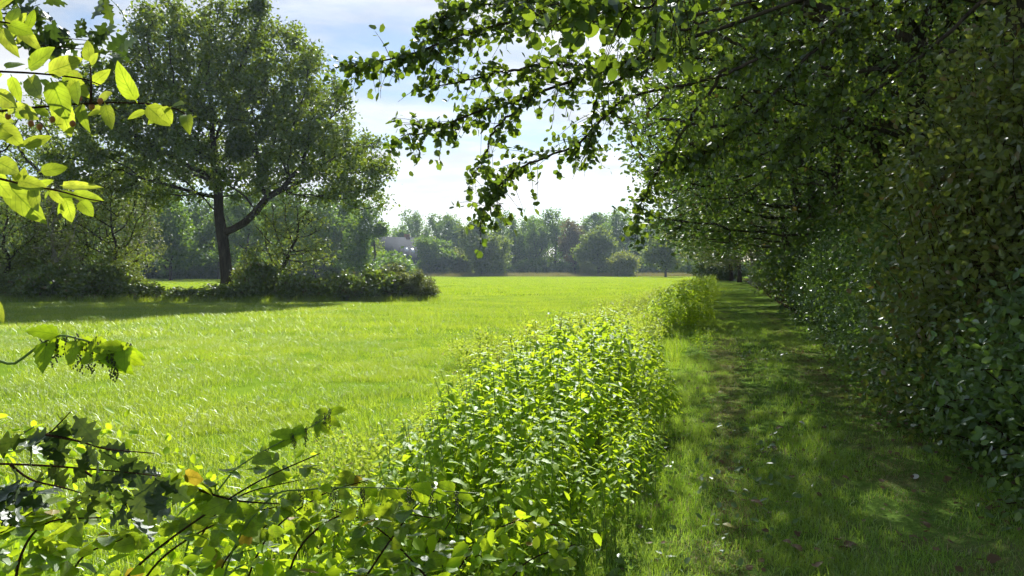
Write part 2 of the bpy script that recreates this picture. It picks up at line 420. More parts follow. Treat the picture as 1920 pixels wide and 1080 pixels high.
def skeleton_mesh(name, P, par, r_root, mat, expo=2.3, min_r=0.006, lim=0.0, flare=1.35):
    n = len(P); s = np.zeros(n); kids = [[] for _ in range(n)]
    for i in range(1, n): kids[par[i]].append(i)
    for i in range(n - 1, -1, -1):
        if not kids[i]: s[i] = 1.0
        if par[i] >= 0: s[par[i]] += s[i]
    r = s ** (1 / expo); r = np.maximum(r / r[0] * r_root, min_r)
    mb = MB(); stack = [0]
    while stack:
        a = stack.pop(); chain = [a] if par[a] < 0 else [par[a], a]
        rr = [r[a]] if par[a] < 0 else [r[a] * 1.05, r[a]]
        cur = a
        while kids[cur]:
            ks = sorted(kids[cur], key=lambda k: -r[k]); stack += ks[1:]
            cur = ks[0]; chain.append(cur); rr.append(r[cur])
        if rr[0] < lim or len(chain) < 2: continue
        pts = P[chain]; rr = np.array(rr)
        if a == 0:
            h = pts[:, 2] - pts[0, 2]; rr = rr * (1 + (flare - 1) * np.exp(-h / (r_root * 1.6)))
        mb.tube(pts, rr, 10 if rr[0] > .15 else 6 if rr[0] > .04 else 4 if rr[0] > .015 else 3)
    return mb.mesh(name, mat, smooth=True), r

def tree_meshes(seed, blobs, n_attr, trunk, step, r_root, leaf, leaf_mat_key, size, per_node, spread, bark='bark',
                infl=4.0, kill_k=1.6, thr=None, up=.6, droop=.25, bare=0.12, lim=0.0, lift=.05, limbs=()):
    rng = np.random.default_rng(seed)
    A = blob_points(rng, blobs, n_attr)
    P, par = colonize(rng, A, trunk, step, infl, step * kill_k, lift=lift, limbs=limbs)
    tm, r = skeleton_mesh('trunk', P, par, r_root, MAT[bark], lim=lim)
    thr = thr or r_root * 0.16
    ids = np.where((r < thr) & (np.arange(len(P)) > len(trunk)))[0]
    ids = ids[rng.random(len(ids)) > bare]
    cnt = rng.poisson(per_node, len(ids))
    src = np.repeat(ids, cnt); f = rng.random((len(src), 1))
    pos = P[src] * f + P[par[src]] * (1 - f) + rng.normal(size=(len(src), 3)) * spread
    d, nn = leaf_frames(rng, len(pos), up, droop)
    V, polys = leaves_np(leaf, pos, d, nn, size * rng.uniform(.7, 1.25, len(pos)))
    return tm, mesh_np('crown', V, polys, MAT[leaf_mat_key])

def shrub_meshes(seed, rx, ry, h, stems, per_stem, leaf, leaf_mat_key, size, spread=.14, bark='twig', base_r=.35, low=.1, up=.5, stem_r=.010, arch=.35):
    """stems rising from a common foot and arching to the outside of a rounded bush"""
    rng = np.random.default_rng(seed); mb = MB(); pos = []
    for k in range(stems):
        th = rng.uniform(0, 2 * math.pi); rr = rng.random() ** .5
        end = np.array([rx * rr * math.cos(th), ry * rr * math.sin(th), 0])
        top = h * math.sqrt(max(0.02, 1 - rr ** 2 * .92)); end[2] = rng.uniform(low * h, top) if rng.random() < .35 else top * rng.uniform(.8, 1.08)
        foot = np.array([end[0] * base_r, end[1] * base_r, 0.0]) + rng.normal(size=3) * [.1, .1, 0]
        mid = foot * .45 + end * .55; mid[2] = end[2] * (.6 + arch * rng.random())
        line = smooth_line([foot, mid, end], 6)
        mb.tube(line, np.linspace(stem_r, stem_r * .3, 6), 3)
        c = rng.poisson(per_stem); t = rng.beta(2.2, 1.1, c) * 4.99; i = t.astype(int); f = (t - i)[:, None]
        pos.append(line[i] * (1 - f) + line[i + 1] * f + rng.normal(size=(c, 3)) * spread)
    pos = np.concatenate(pos); pos[:, 2] = np.abs(pos[:, 2]) + .02
    d, nn = leaf_frames(rng, len(pos), up, .3)
    V, polys = leaves_np(leaf, pos, d, nn, size * rng.uniform(.7, 1.25, len(pos)))
    return mb.mesh('stems', MAT[bark]), mesh_np('foliage', V, polys, MAT[leaf_mat_key])

def plant_tree(name, meshes, loc, label, cat='tree', group=None, rot=0.0, scale=1.0, parts=('trunk', 'crown')):
    t = thing(name, loc, label, cat, group, rot, scale)
    obj(parts[0], meshes[0], t); obj(parts[1], meshes[1], t)
    return t

# ------------------------------------------------------------------ the big oak and the trees beside it
OAK_Y = 42.0
k = OAK_Y / F_PX
oak_blobs = []
for (px, py, rx, rz, ry) in [(400, 95, 165, 105, 4.6), (300, 190, 150, 110, 5.2), (520, 170, 140, 120, 5.2), (425, 250, 200, 130, 6.5),
                             (250, 300, 150, 85, 5.0), (600, 290, 145, 95, 5.2), (660, 345, 85, 60, 3.2), (330, 60, 90, 65, 3.0), (470, 50, 100, 60, 3.0)]:
    oak_blobs.append(((px - 425) * k, 0, (559 - py) * k * .97, rx * k, ry, rz * k * .97))
oak = tree_meshes(11, oak_blobs, 4200, [(0, 0, 0), (.0, 0, 1.2), (-.1, 0, 2.4), (-.25, 0, 3.6), (-.4, 0, 4.7), (-.45, .1, 5.6), (-.5, .1, 6.6), (-.55, .1, 7.6)],
                  .42, .31, DIAMOND, 'oak_leaf', .21, 62, .25, 'oak_bark', infl=5.0, kill_k=1.35, thr=.03, bare=.45,
                  limbs=[(3, [(.45, -.2, 3.8), (1.2, -.5, 4.15), (1.9, -.7, 4.75), (2.5, -.7, 5.5), (3.3, -.6, 5.95)])])
plant_tree('oak_tree', oak, (gx(425, OAK_Y), OAK_Y, 0), 'large broad oak with dark trunk standing in the bramble hedge of the meadow')

# slender trees of the thicket at the left of the oak
def small_tree(seed, h, w, mat, bark='bark', size=.13, n=420, per=26):
    b = [(0, 0, h * .72, w * .5, w * .5, h * .27), (w * .12, 0, h * .5, w * .55, w * .5, h * .2), (-w * .15, .1, h * .33, w * .45, w * .45, h * .14)]
    rs = np.random.default_rng(seed)
    tr = [(0, 0, 0)] + [(rs.normal() * .04 * i, rs.normal() * .04 * i, .55 * i) for i in range(1, 6)]
    return tree_meshes(seed, b, n, tr, .38, .11, DIAMOND, mat, size, per, .24, bark, infl=3.2, kill_k=1.4, thr=.03, lift=.12)
ST = [small_tree(21, 7.0, 4.0, 'young_leaf'), small_tree(22, 6.0, 4.4, 'bramble_leaf'), small_tree(23, 7.5, 3.4, 'pale_leaf', 'birch_bark')]
for (px, y, v, rot, sc, lab) in [
        (10, 40, 1, .4, 1.0, 'dark leafy tree at the very edge of the thicket, leftmost'),
        (75, 42, 0, 1.9, 1.0, 'slender dark stemmed tree in the thicket beyond the yellow green sprig'),
        (110, 41, 2, 2.6, .95, 'thin pale stemmed tree in the thicket left of the oak'),
        (160, 43, 1, 3.3, 1.05, 'multi branched tree with dark stem in the middle of the thicket'),
        (215, 41.5, 0, 4.1, 1.0, 'forked light green tree closest to the oak in the thicket'),
        (255, 46, 2, 5.2, 1.0, 'pale yellowish tree behind the thicket left of the oak trunk')]:
    plant_tree('thicket_tree', ST[v], (gx(px, y), y, 0), lab, 'tree', 'slender trees of the thicket', rot, sc)
lean = small_tree(24, 5.6, 4.6, 'young_leaf')
t = plant_tree('leaning_tree', lean, (gx(518, 41), 41, 0), 'small light green leaning tree just right of the oak trunk', 'tree', None, 1.0, 1.0)
t.rotation_euler = (0, math.radians(12), .3)
TB = [shrub_meshes(35, 1.7, 1.5, 3.0, 60, 90, DIAMOND, 'bramble_leaf', .15, .2, arch=.5), shrub_meshes(36, 1.4, 1.3, 2.4, 50, 80, DIAMOND, 'young_leaf', .14, .18, arch=.5)]
for (px, y, v, sc, lab) in [(-10, 41, 0, .9, 'dark bush below the leftmost thicket tree'), (60, 40.5, 1, 1.0, 'light green bush between the thicket stems at the far left'), (135, 40, 0, .7, 'dark bush in the middle of the thicket'),
                            (205, 40.5, 1, .85, 'light green bush at the oak side of the thicket'), (250, 39.8, 1, .6, 'small light green bush beside the bright gap'), (470, 40.5, 1, .8, 'light green bush behind the brambles right of the oak trunk')]:
    plant_tree('thicket_bush', TB[v], (gx(px, y), y, 0), lab, 'bush', 'bushes of the thicket', px, sc, ('stems', 'foliage'))
# large crown left behind the thicket
back_oak = tree_meshes(12, [(0, 0, 9.5, 6.5, 5, 4.2), (-3, 0, 7, 4, 4, 2.5), (3.5, 0, 7.2, 4, 4, 2.4)], 900,
                       [(0, 0, 0), (0, 0, 1.5), (.1, 0, 3), (.1, 0, 4.5), (0, 0, 6)], .6, .34, DIAMOND, 'oak_leaf', .22, 30, .36, 'oak_bark', infl=5, kill_k=1.4, thr=.06)
plant_tree('oak_tree', back_oak, (gx(105, 52), 52, 0), 'dark spreading oak crown behind the thicket, left of the large oak', 'tree', None, .7)

# bramble hedge under the oak
BR = [shrub_meshes(31, 1.5, 1.2, 1.25, 46, 110, DIAMOND, 'bramble_leaf', .16, .13, arch=.8), shrub_meshes(32, 1.7, 1.1, 1.0, 46, 110, DIAMOND, 'bramble_leaf', .16, .13, arch=.8),
      shrub_meshes(33, 1.3, 1.2, 1.9, 60, 100, DIAMOND, 'pale_leaf', .14, .14, arch=.6)]
bram = [(30, 39, 0, 1.3, 'bramble bush at the foot of the leftmost thicket tree'), (105, 38.8, 1, 1.35, 'bramble bush under the thin pale stemmed tree'),
        (185, 38.6, 0, 1.25, 'bramble bush below the forked light green tree'), (262, 38.5, 1, 1.2, 'low bramble bush in front of the bright gap left of the oak'),
        (335, 38.6, 1, 1.05, 'low bramble bush just left of the oak trunk'), (415, 38.4, 1, 1.15, 'low bramble bush in front of the oak trunk'),
        (490, 38.6, 0, 1.1, 'bramble bush at the foot of the leaning tree'), (560, 38.4, 1, 1.2, 'dark bramble bush right of the leaning tree'),
        (632, 38.2, 1, 1.15, 'dark low bramble bush next to the tall pale hedge end'), (700, 38.2, 0, 1.2, 'dark bramble bush below the farmhouse roof'),
        (738, 38.8, 2, 1.0, 'tall pale leafy bush at the hedge end below the farmhouse'), (790, 38.3, 2, .72, 'small greyish bush that ends the bramble hedge in the meadow')]
for i, (px, y, v, sc, lab) in enumerate(bram):
    plant_tree('bramble_bush', BR[v], (gx(px, y), y, 0), lab, 'bush', 'bramble hedge under the oak', i * 1.7, (sc, sc, sc * (.7, 1.1, .9, .62, .5, .6, 1.1, .85, 1.0, .8, .82, .95)[i]), ('stems', 'foliage'))

# ------------------------------------------------------------------ far trees
def far_tree(seed, h, w, mat, low=.25, size=.55, n=520, per=20, trunk_r=.25, bark='bark'):
    rs = np.random.default_rng(seed); b = []
    for i in range(9):
        f = low + (.86 - low) * (i + rs.uniform(0, .9)) / 9; wr = w * .5 * (1 - abs(f - .5) * .9)
        b.append((rs.normal() * w * .16, rs.normal() * w * .16, h * f, wr * rs.uniform(.55, .85), wr * rs.uniform(.55, .85), h * rs.uniform(.10, .16)))
    tr = [(0, 0, 0)] + [(0, 0, h * low * .9 * i / 4) for i in range(1, 5)]
    return tree_meshes(seed, b, n, tr, h * .045, trunk_r, DIAMOND, mat, size, per * 1.5, .5, bark, infl=h * .5, kill_k=1.2, thr=trunk_r * .3, bare=.34, lim=.03)
FT = {'tall': far_tree(41, 17, 9.5, 'far_leaf', .16), 'tall2': far_tree(42, 17, 9, 'far_leaf', .2), 'slim': far_tree(43, 17.5, 9, 'far_leaf', .16),
      'round': far_tree(44, 9.5, 11, 'far_leaf', .12), 'olive': far_tree(45, 12.5, 14, 'far_olive', .1, n=420), 'red': far_tree(46, 15, 7, 'far_red', .2),
      'yellow': far_tree(47, 12, 9, 'far_olive', .22), 'low': far_tree(48, 5, 6, 'far_yellow', .08, size=.4), 'tall3': far_tree(49, 18, 10.5, 'far_leaf', .18)}
named = [
    (812, 172, 'round', 1.0, 'round dark bushy tree right of the farmhouse roof'),
    (908, 168, 'olive', 1.0, 'broad olive green rounded tree in the middle of the far treeline'),
    (868, 176, 'low', 1.2, 'small pale bush squeezed between the round dark tree and the olive tree'),
    (1078, 182, 'red', 1.0, 'reddish tinged tree in the far treeline'),
    (1122, 170, 'yellow', 1.0, 'yellowish green rounded tree right of the reddish tree'),
    (1172, 160, 'low', 1.0, 'bright yellow green bush at the far meadow edge'),
    (1100, 165, 'low', .6, 'small twiggy bush below the reddish tree'),
    (1248, 150, 'yellow', .85, 'single small tree with dark trunk near the far end of the track'),
    (1040, 190, 'slim', 1.05, 'tallest slim tree in the far treeline'),
    (965, 188, 'slim', .9, 'slim dark tree beside the broad olive tree'),
    (1000, 184, 'tall2', .88, 'dark tree with thin trunks left of the tallest slim tree'),
    (640, 118, 'olive', .72, 'greyish green willow like tree left of the farmhouse'),
    (690, 150, 'yellow', .75, 'pale green tree overlapping the left end of the farmhouse roof')]
for i, (px, y, v, sc, lab) in enumerate(named):
    plant_tree('far_tree', FT[v], (gx(px, y), y, 0), lab, 'tree', None, i * 2.1, sc)
GEN = 'hazy grey green tree in the row of the far treeline'
rs = random.Random(5)
for i, (px, v, sc) in enumerate([(720, 'tall', .78), (755, 'tall2', .86), (785, 'tall', .95), (822, 'tall3', .95), (850, 'tall', .9), (882, 'tall2', .85), (930, 'tall', .9),
                                 (985, 'tall', .9), (1015, 'tall3', .9), (1062, 'tall', .95), (1095, 'tall2', .95), (1120, 'tall3', .92), (1150, 'tall', .95), (1180, 'tall2', .9),
                                 (1205, 'tall', .85), (1235, 'tall3', .8), (1265, 'tall', .8), (1295, 'tall2', .8), (1325, 'tall', .8), (1360, 'tall3', .8)]):
    y = 196 + rs.uniform(-6, 22) + (22 if px < 800 else 0)
    plant_tree('far_tree', FT[v], (gx(px, y), y, 0), GEN, 'tree', 'trees of the far treeline', rs.uniform(0, 6.3), sc * rs.uniform(1.02, 1.2))
for i in range(17):                             # the dim wood behind the oak
    px = -40 + i * 45; y = 112 + rs.uniform(-8, 14)
    v = ('tall', 'tall2', 'slim', 'tall3')[i % 4]
    plant_tree('far_tree', FT[v], (gx(px, y), y, 0), 'dim bluish tree in the wood behind the oak', 'tree', 'trees of the dim wood behind the oak', rs.uniform(0, 6.3), rs.uniform(.72, .95))

for i in range(16):
    px = -90 + i * 50; y = 142 + rs.uniform(-6, 10)
    plant_tree('far_tree', FT[('tall3', 'tall', 'olive', 'tall2')[i % 4]], (gx(px, y), y, 0), 'dim bluish tree in the wood behind the oak', 'tree', 'trees of the dim wood behind the oak', rs.uniform(0, 6.3), rs.uniform(.8, 1.0))
# ------------------------------------------------------------------ farmhouse
MAT['roof'] = plain_mat('roof_tiles', (.045, .05, .06), .95, .25, 2.0, .03)
MAT['brick'] = plain_mat('brick_wall', (.16, .075, .05), .8, .25, 3.0)
MAT['white'] = plain_mat('white_paint', (.75, .75, .73), .5, .05)
MAT['glass'] = plain_mat('roof_glass', (.55, .6, .66), .08, .05, 1, .8)
def house():
    t = thing('farmhouse', (gx(746, 196), 198, 0), 'brick farmhouse with steep grey roof and skylights between the far trees', 'house', None, math.radians(33), 1.15)
    Lh, Wh, He, Hr = 5.0, 5.2, 2.9, 8.4           # half length, half depth, eave, ridge
    mb = MB(); mb.box((-Lh, -Wh, 0), (Lh, Wh, He))
    mb.add([(-Lh, -Wh, He), (-Lh, Wh, He), (-Lh, 0, Hr), (Lh, -Wh, He), (Lh, Wh, He), (Lh, 0, Hr)], None, [(0, 2, 1), (3, 4, 5)])
    obj('wall', mb.mesh('wall', MAT['brick']), t)
    mb = MB(); o = .45; sl = (Hr - He) / Wh
    for s in (-1, 1):
        y1, z1 = s * (Wh + o), He - o * sl
        a = [(-Lh - .3, 0, Hr + .05), (Lh + .3, 0, Hr + .05), (Lh + .3, y1, z1 + .05), (-Lh - .3, y1, z1 + .05)]
        b = [(x, y, z + .22) for x, y, z in a]
        mb.add(a + b, [(0, 1, 2, 3), (7, 6, 5, 4), (0, 4, 5, 1), (1, 5, 6, 2), (2, 6, 7, 3), (3, 7, 4, 0)])
    roof = obj('roof', mb.mesh('roof', MAT['roof']), t)
    mb = MB(); mb.box((1.6, -.5, Hr - .6), (2.5, .5, Hr + 1.0)); obj('chimney', mb.mesh('chimney', MAT['brick']), roof)
    for xx, f in ((.6, .52), (2.0, .56)):
        n = np.array([0, -sl, 1]); yc, zc = -Wh * f, Hr - Wh * f * sl + .27
        ux = np.array([.4, 0, 0]); uy = np.array([0, -.45, -.45 * sl]); c = np.array([xx, yc, zc]); nn = np.array([0, -sl, -1.0]); nn = np.array([0, -sl, 1]) / math.hypot(sl, 1) * .08
        top = [c - ux - uy + nn, c + ux - uy + nn, c + ux + uy + nn, c - ux + uy + nn]; bot = [p - nn * 2 for p in top]
        m = MB(); m.add(bot + top, [(0, 1, 2, 3), (7, 6, 5, 4), (0, 4, 5, 1), (1, 5, 6, 2), (2, 6, 7, 3), (3, 7, 4, 0)])
        obj('skylight', m.mesh('skylight', MAT['glass']), roof)
    m = MB(); m.box((-Lh - .3, -Wh - o - .14, He - o * sl - .02), (Lh + .3, -Wh - o + .02, He - o * sl + .16)); obj('gutter', m.mesh('gutter', MAT['white']), roof)
    for xx in (-3.2, 0, 3.2):
        m = MB(); m.box((xx - .55, -Wh - .06, .9), (xx + .55, -Wh + .02, 2.2)); w = obj('window', m.mesh('window', MAT['white']), t)
        m = MB(); m.box((xx - .45, -Wh - .08, 1.0), (xx + .45, -Wh - .05, 2.1)); obj('pane', m.mesh('pane', MAT['glass']), w)
house()

# ------------------------------------------------------------------ wood along the right of the track
WT = []
for sd, mat in ((61, 'wood_leaf'), (62, 'wood_leaf')):
    WT.append(tree_meshes(sd, [(-1.8, 0, 8.4, 5.2, 4.4, 4.0), (-4.0, 0, 5.2, 2.9, 3.8, 1.8), (1.5, 0, 5.5, 3.5, 3.5, 2.5), (-2.5, .5, 10.5, 2.5, 2.5, 2.5)], 1300,
                          [(0, 0, 0), (0, 0, 1.2), (-.1, 0, 2.2), (-.25, 0, 3.2), (-.4, 0, 4.4), (-.4, 0, 5.6)], .42, .19, HEX, mat, .105, 32, .28, infl=4, kill_k=1.4, thr=.045, bare=.04))
LT = [tree_meshes(63, [(-1.8, 0, 8.0, 5.2, 4.4, 4.2), (-4.0, 0, 4.8, 2.9, 3.8, 2.1), (1.5, 0, 5.5, 3.5, 3.5, 2.5)], 600,
                  [(0, 0, 0), (0, 0, 1.2), (-.1, 0, 2.2), (-.25, 0, 3.2), (-.4, 0, 4.4)], .55, .19, DIAMOND, 'wood_leaf', .2, 30, .36, infl=4, kill_k=1.4, thr=.05, bare=.06),
      tree_meshes(64, [(-1.6, 0, 7.5, 4.8, 4.4, 4.6), (-3.6, 0, 4.2, 2.8, 3.4, 2.4), (0, 0, 10.5, 2.5, 2.5, 2.2)], 600,
                  [(0, 0, 0), (.1, 0, 1.2), (.1, 0, 2.4), (0, 0, 3.4), (-.2, 0, 4.4)], .55, .15, DIAMOND, 'pale_leaf', .18, 30, .36, 'birch_bark', infl=4, kill_k=1.4, thr=.05, bare=.1)]
WLAB = ['woodland tree arching over the track, %s of the dark ones from the near end' % w for w in ('first', 'second', 'third', 'fourth')]
rs = random.Random(8)
for i, (y, off) in enumerate([(10.2, 2.0), (14.2, 1.6), (18.5, 1.8), (23.5, 1.5)]):
    plant_tree('woodland_tree', WT[i % 2], (path_x(y, PATH_W + off), y, 0), WLAB[i], 'tree', 'trees arching over the track', rs.uniform(-.35, .35) - .27, ((.92, .90, .94, 1)[i], rs.choice((-1, 1)), rs.uniform(.95, 1.08)))
for i, (y, off) in enumerate([(30, 1.6), (36, 1.6), (43, 1.5), (51, 1.5), (60, 1.3), (70, 1.0), (81, .4), (92, -.6), (103, -1.5)]):
    plant_tree('woodland_tree', LT[1 if i in (3, 6) else 0], (path_x(y, PATH_W + off), y, 0),
               ('nearer' if i == 3 else 'farther') + ' pale barked tree beside the far stretch of the track' if i in (3, 6) else 'dim tree over the far stretch of the track, %s one from its near end' % ('first', 'second', 'third', '', 'fourth', 'fifth', '', 'sixth', 'seventh')[i], 'tree',
               'pale trees beside the far track' if i in (3, 6) else 'trees over the far track', rs.uniform(-.35, .35) - .27, (1.22, 1.1, rs.uniform(.9, 1.05)))
for i, (y, off) in enumerate([(109, -3.6), (112, -1.6), (115, -4.6)]):
    plant_tree('woodland_tree', LT[0], (path_x(y, PATH_W + off), y, 0), ('tree at the left of the dark end of the track', 'tree closing the dark end of the track', 'tree behind the dark end of the track')[i], 'tree', None, i * 1.3, 1.0)
for i in range(22):                             # second and third row of the wood
    y = 4 + i * 4.6; off = 8.5 + (i % 3) * 4.5
    plant_tree('woodland_tree', LT[0], (path_x(y, PATH_W + off), y, 0), 'woodland tree standing deeper behind the track side trees', 'tree', 'trees deeper in the wood', rs.uniform(0, 6.3), rs.uniform(.95, 1.15))

HS = [shrub_meshes(71, 1.5, 1.5, 2.9, 110, 105, HEX, 'ivy_leaf', .085, .17, low=.02), shrub_meshes(72, 1.6, 1.4, 3.6, 110, 105, HEX, 'wood_leaf', .095, .19, low=.02),
      shrub_meshes(73, 1.4, 1.4, 4.2, 150, 120, HEX, 'hazel_leaf', .08, .2, low=.04), shrub_meshes(74, 1.2, 1.0, 1.25, 110, 120, HEX, 'ivy_leaf', .054, .12, low=.02),
      shrub_meshes(75, 2.2, 2.0, 3.8, 120, 60, DIAMOND, 'wood_leaf', .17, .25, low=.02)]
spots = []
for y in (5.3, 6.3, 7.4, 8.5, 9.7, 11.0, 12.3): spots.append((3, y, .7, 1.18, '{} low glossy leaved shrub along the right side of the track', 'low glossy shrubs along the track'))
for y in (12.2, 14.0, 16.0, 18.2, 20.5, 23): spots.append((0, y, 1.0, .9, '{} shoulder high leafy shrub along the wood edge', 'shrubs along the wood edge'))
for y in (9.8, 12.5, 15.2, 18.0, 21.0, 24.2): spots.append((1, y, 2.4, 1.05, '{} tall dark shrub under the trees of the wood edge', 'tall shrubs under the wood edge'))
for y in (27, 30.5, 34, 38, 42, 47, 52, 58, 64, 70, 77, 84): spots.append((4, y, 2.1, .85, '{} dense shrub along the far wood edge', 'shrubs along the far wood edge'))
for y in (15.8, 18.4, 21.4, 24.6): spots.append((1, y, 2.5, 1.5, '{} very tall shrub reaching up into the arching crowns', 'very tall shrubs under the arching trees'))
for y in (28.5, 33, 38, 44, 50, 57, 65): spots.append((4, y, 3.0, 1.35, '{} tall dense shrub under the far arching trees', 'tall shrubs along the far track'))
for y in (107, 110, 113): spots.append((4, y, -(y - 104) * .55, 1.0, '{} dark shrub across the end of the track', 'shrubs across the end of the track'))
for y in (6, 10, 14, 18, 23, 28, 34, 40, 47, 55): spots.append((4, y, 5.2, 1.1, 'dark shrub deeper inside the wood', 'shrubs inside the wood'))
ORD = ('first', 'second', 'third', 'fourth', 'fifth', 'sixth', 'seventh', 'eighth', 'ninth', 'tenth', 'eleventh', 'twelfth')
seen = {}
for i, (v, y, off, sc, lab, grp) in enumerate(spots):
    if '{}' in lab: seen[lab] = seen.get(lab, -1) + 1; lab = lab.format(ORD[seen[lab]]) + ', from the near end'
    plant_tree('woodland_shrub', HS[v], (path_x(y, PATH_W + off + rs.uniform(-.1, .15)), y, 0), lab, 'shrub', grp, rs.uniform(0, 6.3), sc * rs.uniform(.92, 1.1), ('stems', 'foliage'))
for (px, y, sc, lab) in [(1800, 7.6, 1.0, 'tall shrub with yellowish brown turning leaves beside the track'), (1960, 6.4, .95, 'brownish leaved shrub at the right edge beside the track')]:
    plant_tree('hazel_shrub', HS[2], (gx(px, y) + .55, y, 0), lab, 'shrub', None, px, sc, ('stems', 'foliage'))

# ------------------------------------------------------------------ single leaves with their own shape
def leaf_shape(name, outline, n, mat, fold=.18, curl=.15, wave=.03, seed=0):
    """unit-long leaf along +Y, face up; outline(t) = half width; built as two strips about the midrib"""
    rs_ = np.random.default_rng(seed); v, uv = [], []
    ts = np.linspace(0, 1, n)
    for i, t_ in enumerate(ts):
        w = outline(t_, i); z = -curl * t_ * t_ + curl * .3 * t_
        for s_, u in ((-1, 0.0), (0, .5), (1, 1.0)):
            v.append((s_ * w, t_ - (.04 if s_ and outline(t_, i) < outline(min(1, t_ + .02), i) else 0) * 0, z + abs(s_) * (fold * w + rs_.normal() * wave * .5)))
            uv.append((u, t_))
    q = []
    for i in range(n - 1):
        a = 3 * i; q += [(a, a + 1, a + 4, a + 3), (a + 1, a + 2, a + 5, a + 4)]
    return mesh_np(name, v, [np.array(q)], mat, uv, smooth=False)
def ovate(w, p=.38, saw=0.0):
    def f(t_, i):
        b = (t_ / p) ** .7 if t_ < p else ((1 - t_) / (1 - p)) ** .85
        b = math.sin(min(1, max(0, b)) * math.pi / 2)
        return .014 if t_ < .1 else max(.006, w * b * (1 - saw * (i % 2)))
    return f
def lobed(w):
    def f(t_, i):
        env = math.sin(math.pi * min(1, (t_ * .93 + .06)) ** 1.25)
        return max(.01, w * env * (.72 + .34 * math.cos(t_ * 4.2 * 2 * math.pi)))
    return f
def roundish(w):
    return lambda t_, i: max(.01, w * math.sqrt(max(0, 1 - (2 * (t_ * .97) - 1) ** 2)) * (.86 + .28 * t_) * (1 - .06 * (i % 2)))
SPINDLE = [leaf_shape('leaf', ovate(.24, .42, .05), 13, MAT['spindle_leaf'], .25, c, .01, i) for i, c in enumerate((.1, .3, -.12))]
OAKLEAF = [leaf_shape('leaf', lobed(.33), 22, MAT['near_oak'], .2, c, .03, i) for i, c in enumerate((.2, .4, -.1))]
ALDER = [leaf_shape('leaf', roundish(.40), 8, MAT['alder_leaf'], .22, c, .03, i) for i, c in enumerate((.15, .35, -.1))]
BRAMB = [leaf_shape('leaf', ovate(.36, .4, .12), 12, MAT['near_bramble'], .22, c, .025, i) for i, c in enumerate((.15, .35, -.12))]
NETTL = [leaf_shape('leaf', ovate(.27, .28, .16), 13, MAT['near_nettle'], .25, c, .02, i) for i, c in enumerate((.25, .45, .1))]

def put_leaf(parent, me, base, tip, normal, wide=1.0, name='leaf'):
    """a leaf object from base to tip (world points), facing normal"""
    o0 = Vector(parent.location); y = Vector(tip) - Vector(base); ln = y.length
    y.normalize(); n = Vector(normal); n = n - y * n.dot(y)
    if n.length < 1e-3: n = y.orthogonal()
    n.normalize(); x = y.cross(n)
    o = obj(name, me, parent)
    m = Matrix((x, y, n)).transposed().to_4x4()
    o.matrix_local = Matrix.Translation(Vector(base) - o0) @ m @ Matrix.Diagonal((ln * wide, ln, ln, 1))
    return o
def part_tube(parent, name, pts, r0, r1, mat, sides=5):
    o0 = np.array(parent.location); pts = np.asarray(pts) - o0
    mb = MB(); mb.tube(pts, np.linspace(r0, r1, len(pts)), sides)
    return obj(name, mb.mesh(name, mat, smooth=True), parent)

# ------------------------------------------------------------------ grass
def blades(rng, n, radius, h, w, lean=.5, lod=False):
    r = radius * np.sqrt(rng.random(n)); th = rng.uniform(0, 2 * np.pi, n)
    base = np.stack([r * np.cos(th), r * np.sin(th), np.zeros(n)], 1)
    hh = h * rng.uniform(.45, 1.2, n); a = rng.uniform(0, 2 * np.pi, n)
    side = np.stack([np.cos(a), np.sin(a), np.zeros(n)], 1) * (w * rng.uniform(.6, 1.3, n))[:, None]
    b = rng.uniform(0, 2 * np.pi, n); ld = np.stack([np.cos(b), np.sin(b), np.zeros(n)], 1) * (lean * rng.random(n) * hh)[:, None]
    up = np.array([0, 0, 1.0])
    mid = base + up * (hh * .6)[:, None] + ld * .35; tip = base + up * (hh * rng.uniform(.75, 1, n))[:, None] + ld
    if lod:
        V = np.stack([base - side, base + side, tip], 1); return V.reshape(-1, 3), [np.arange(n * 3).reshape(n, 3)]
    V = np.stack([base - side, base + side, mid + side * .8, mid - side * .8, tip], 1)
    k_ = (np.arange(n) * 5)[:, None]
    return V.reshape(-1, 3), [k_ + np.array([0, 1, 2, 3]), k_ + np.array([3, 2, 4])]
def patch(seed, n, radius, h, w, mat, lean=.5, lod=False):
    V, p = blades(np.random.default_rng(seed), n, radius, h, w, lean, lod)
    return bpy.data.objects.new('grass_patch', mesh_np('grass_patch', V, p, MAT[mat]))
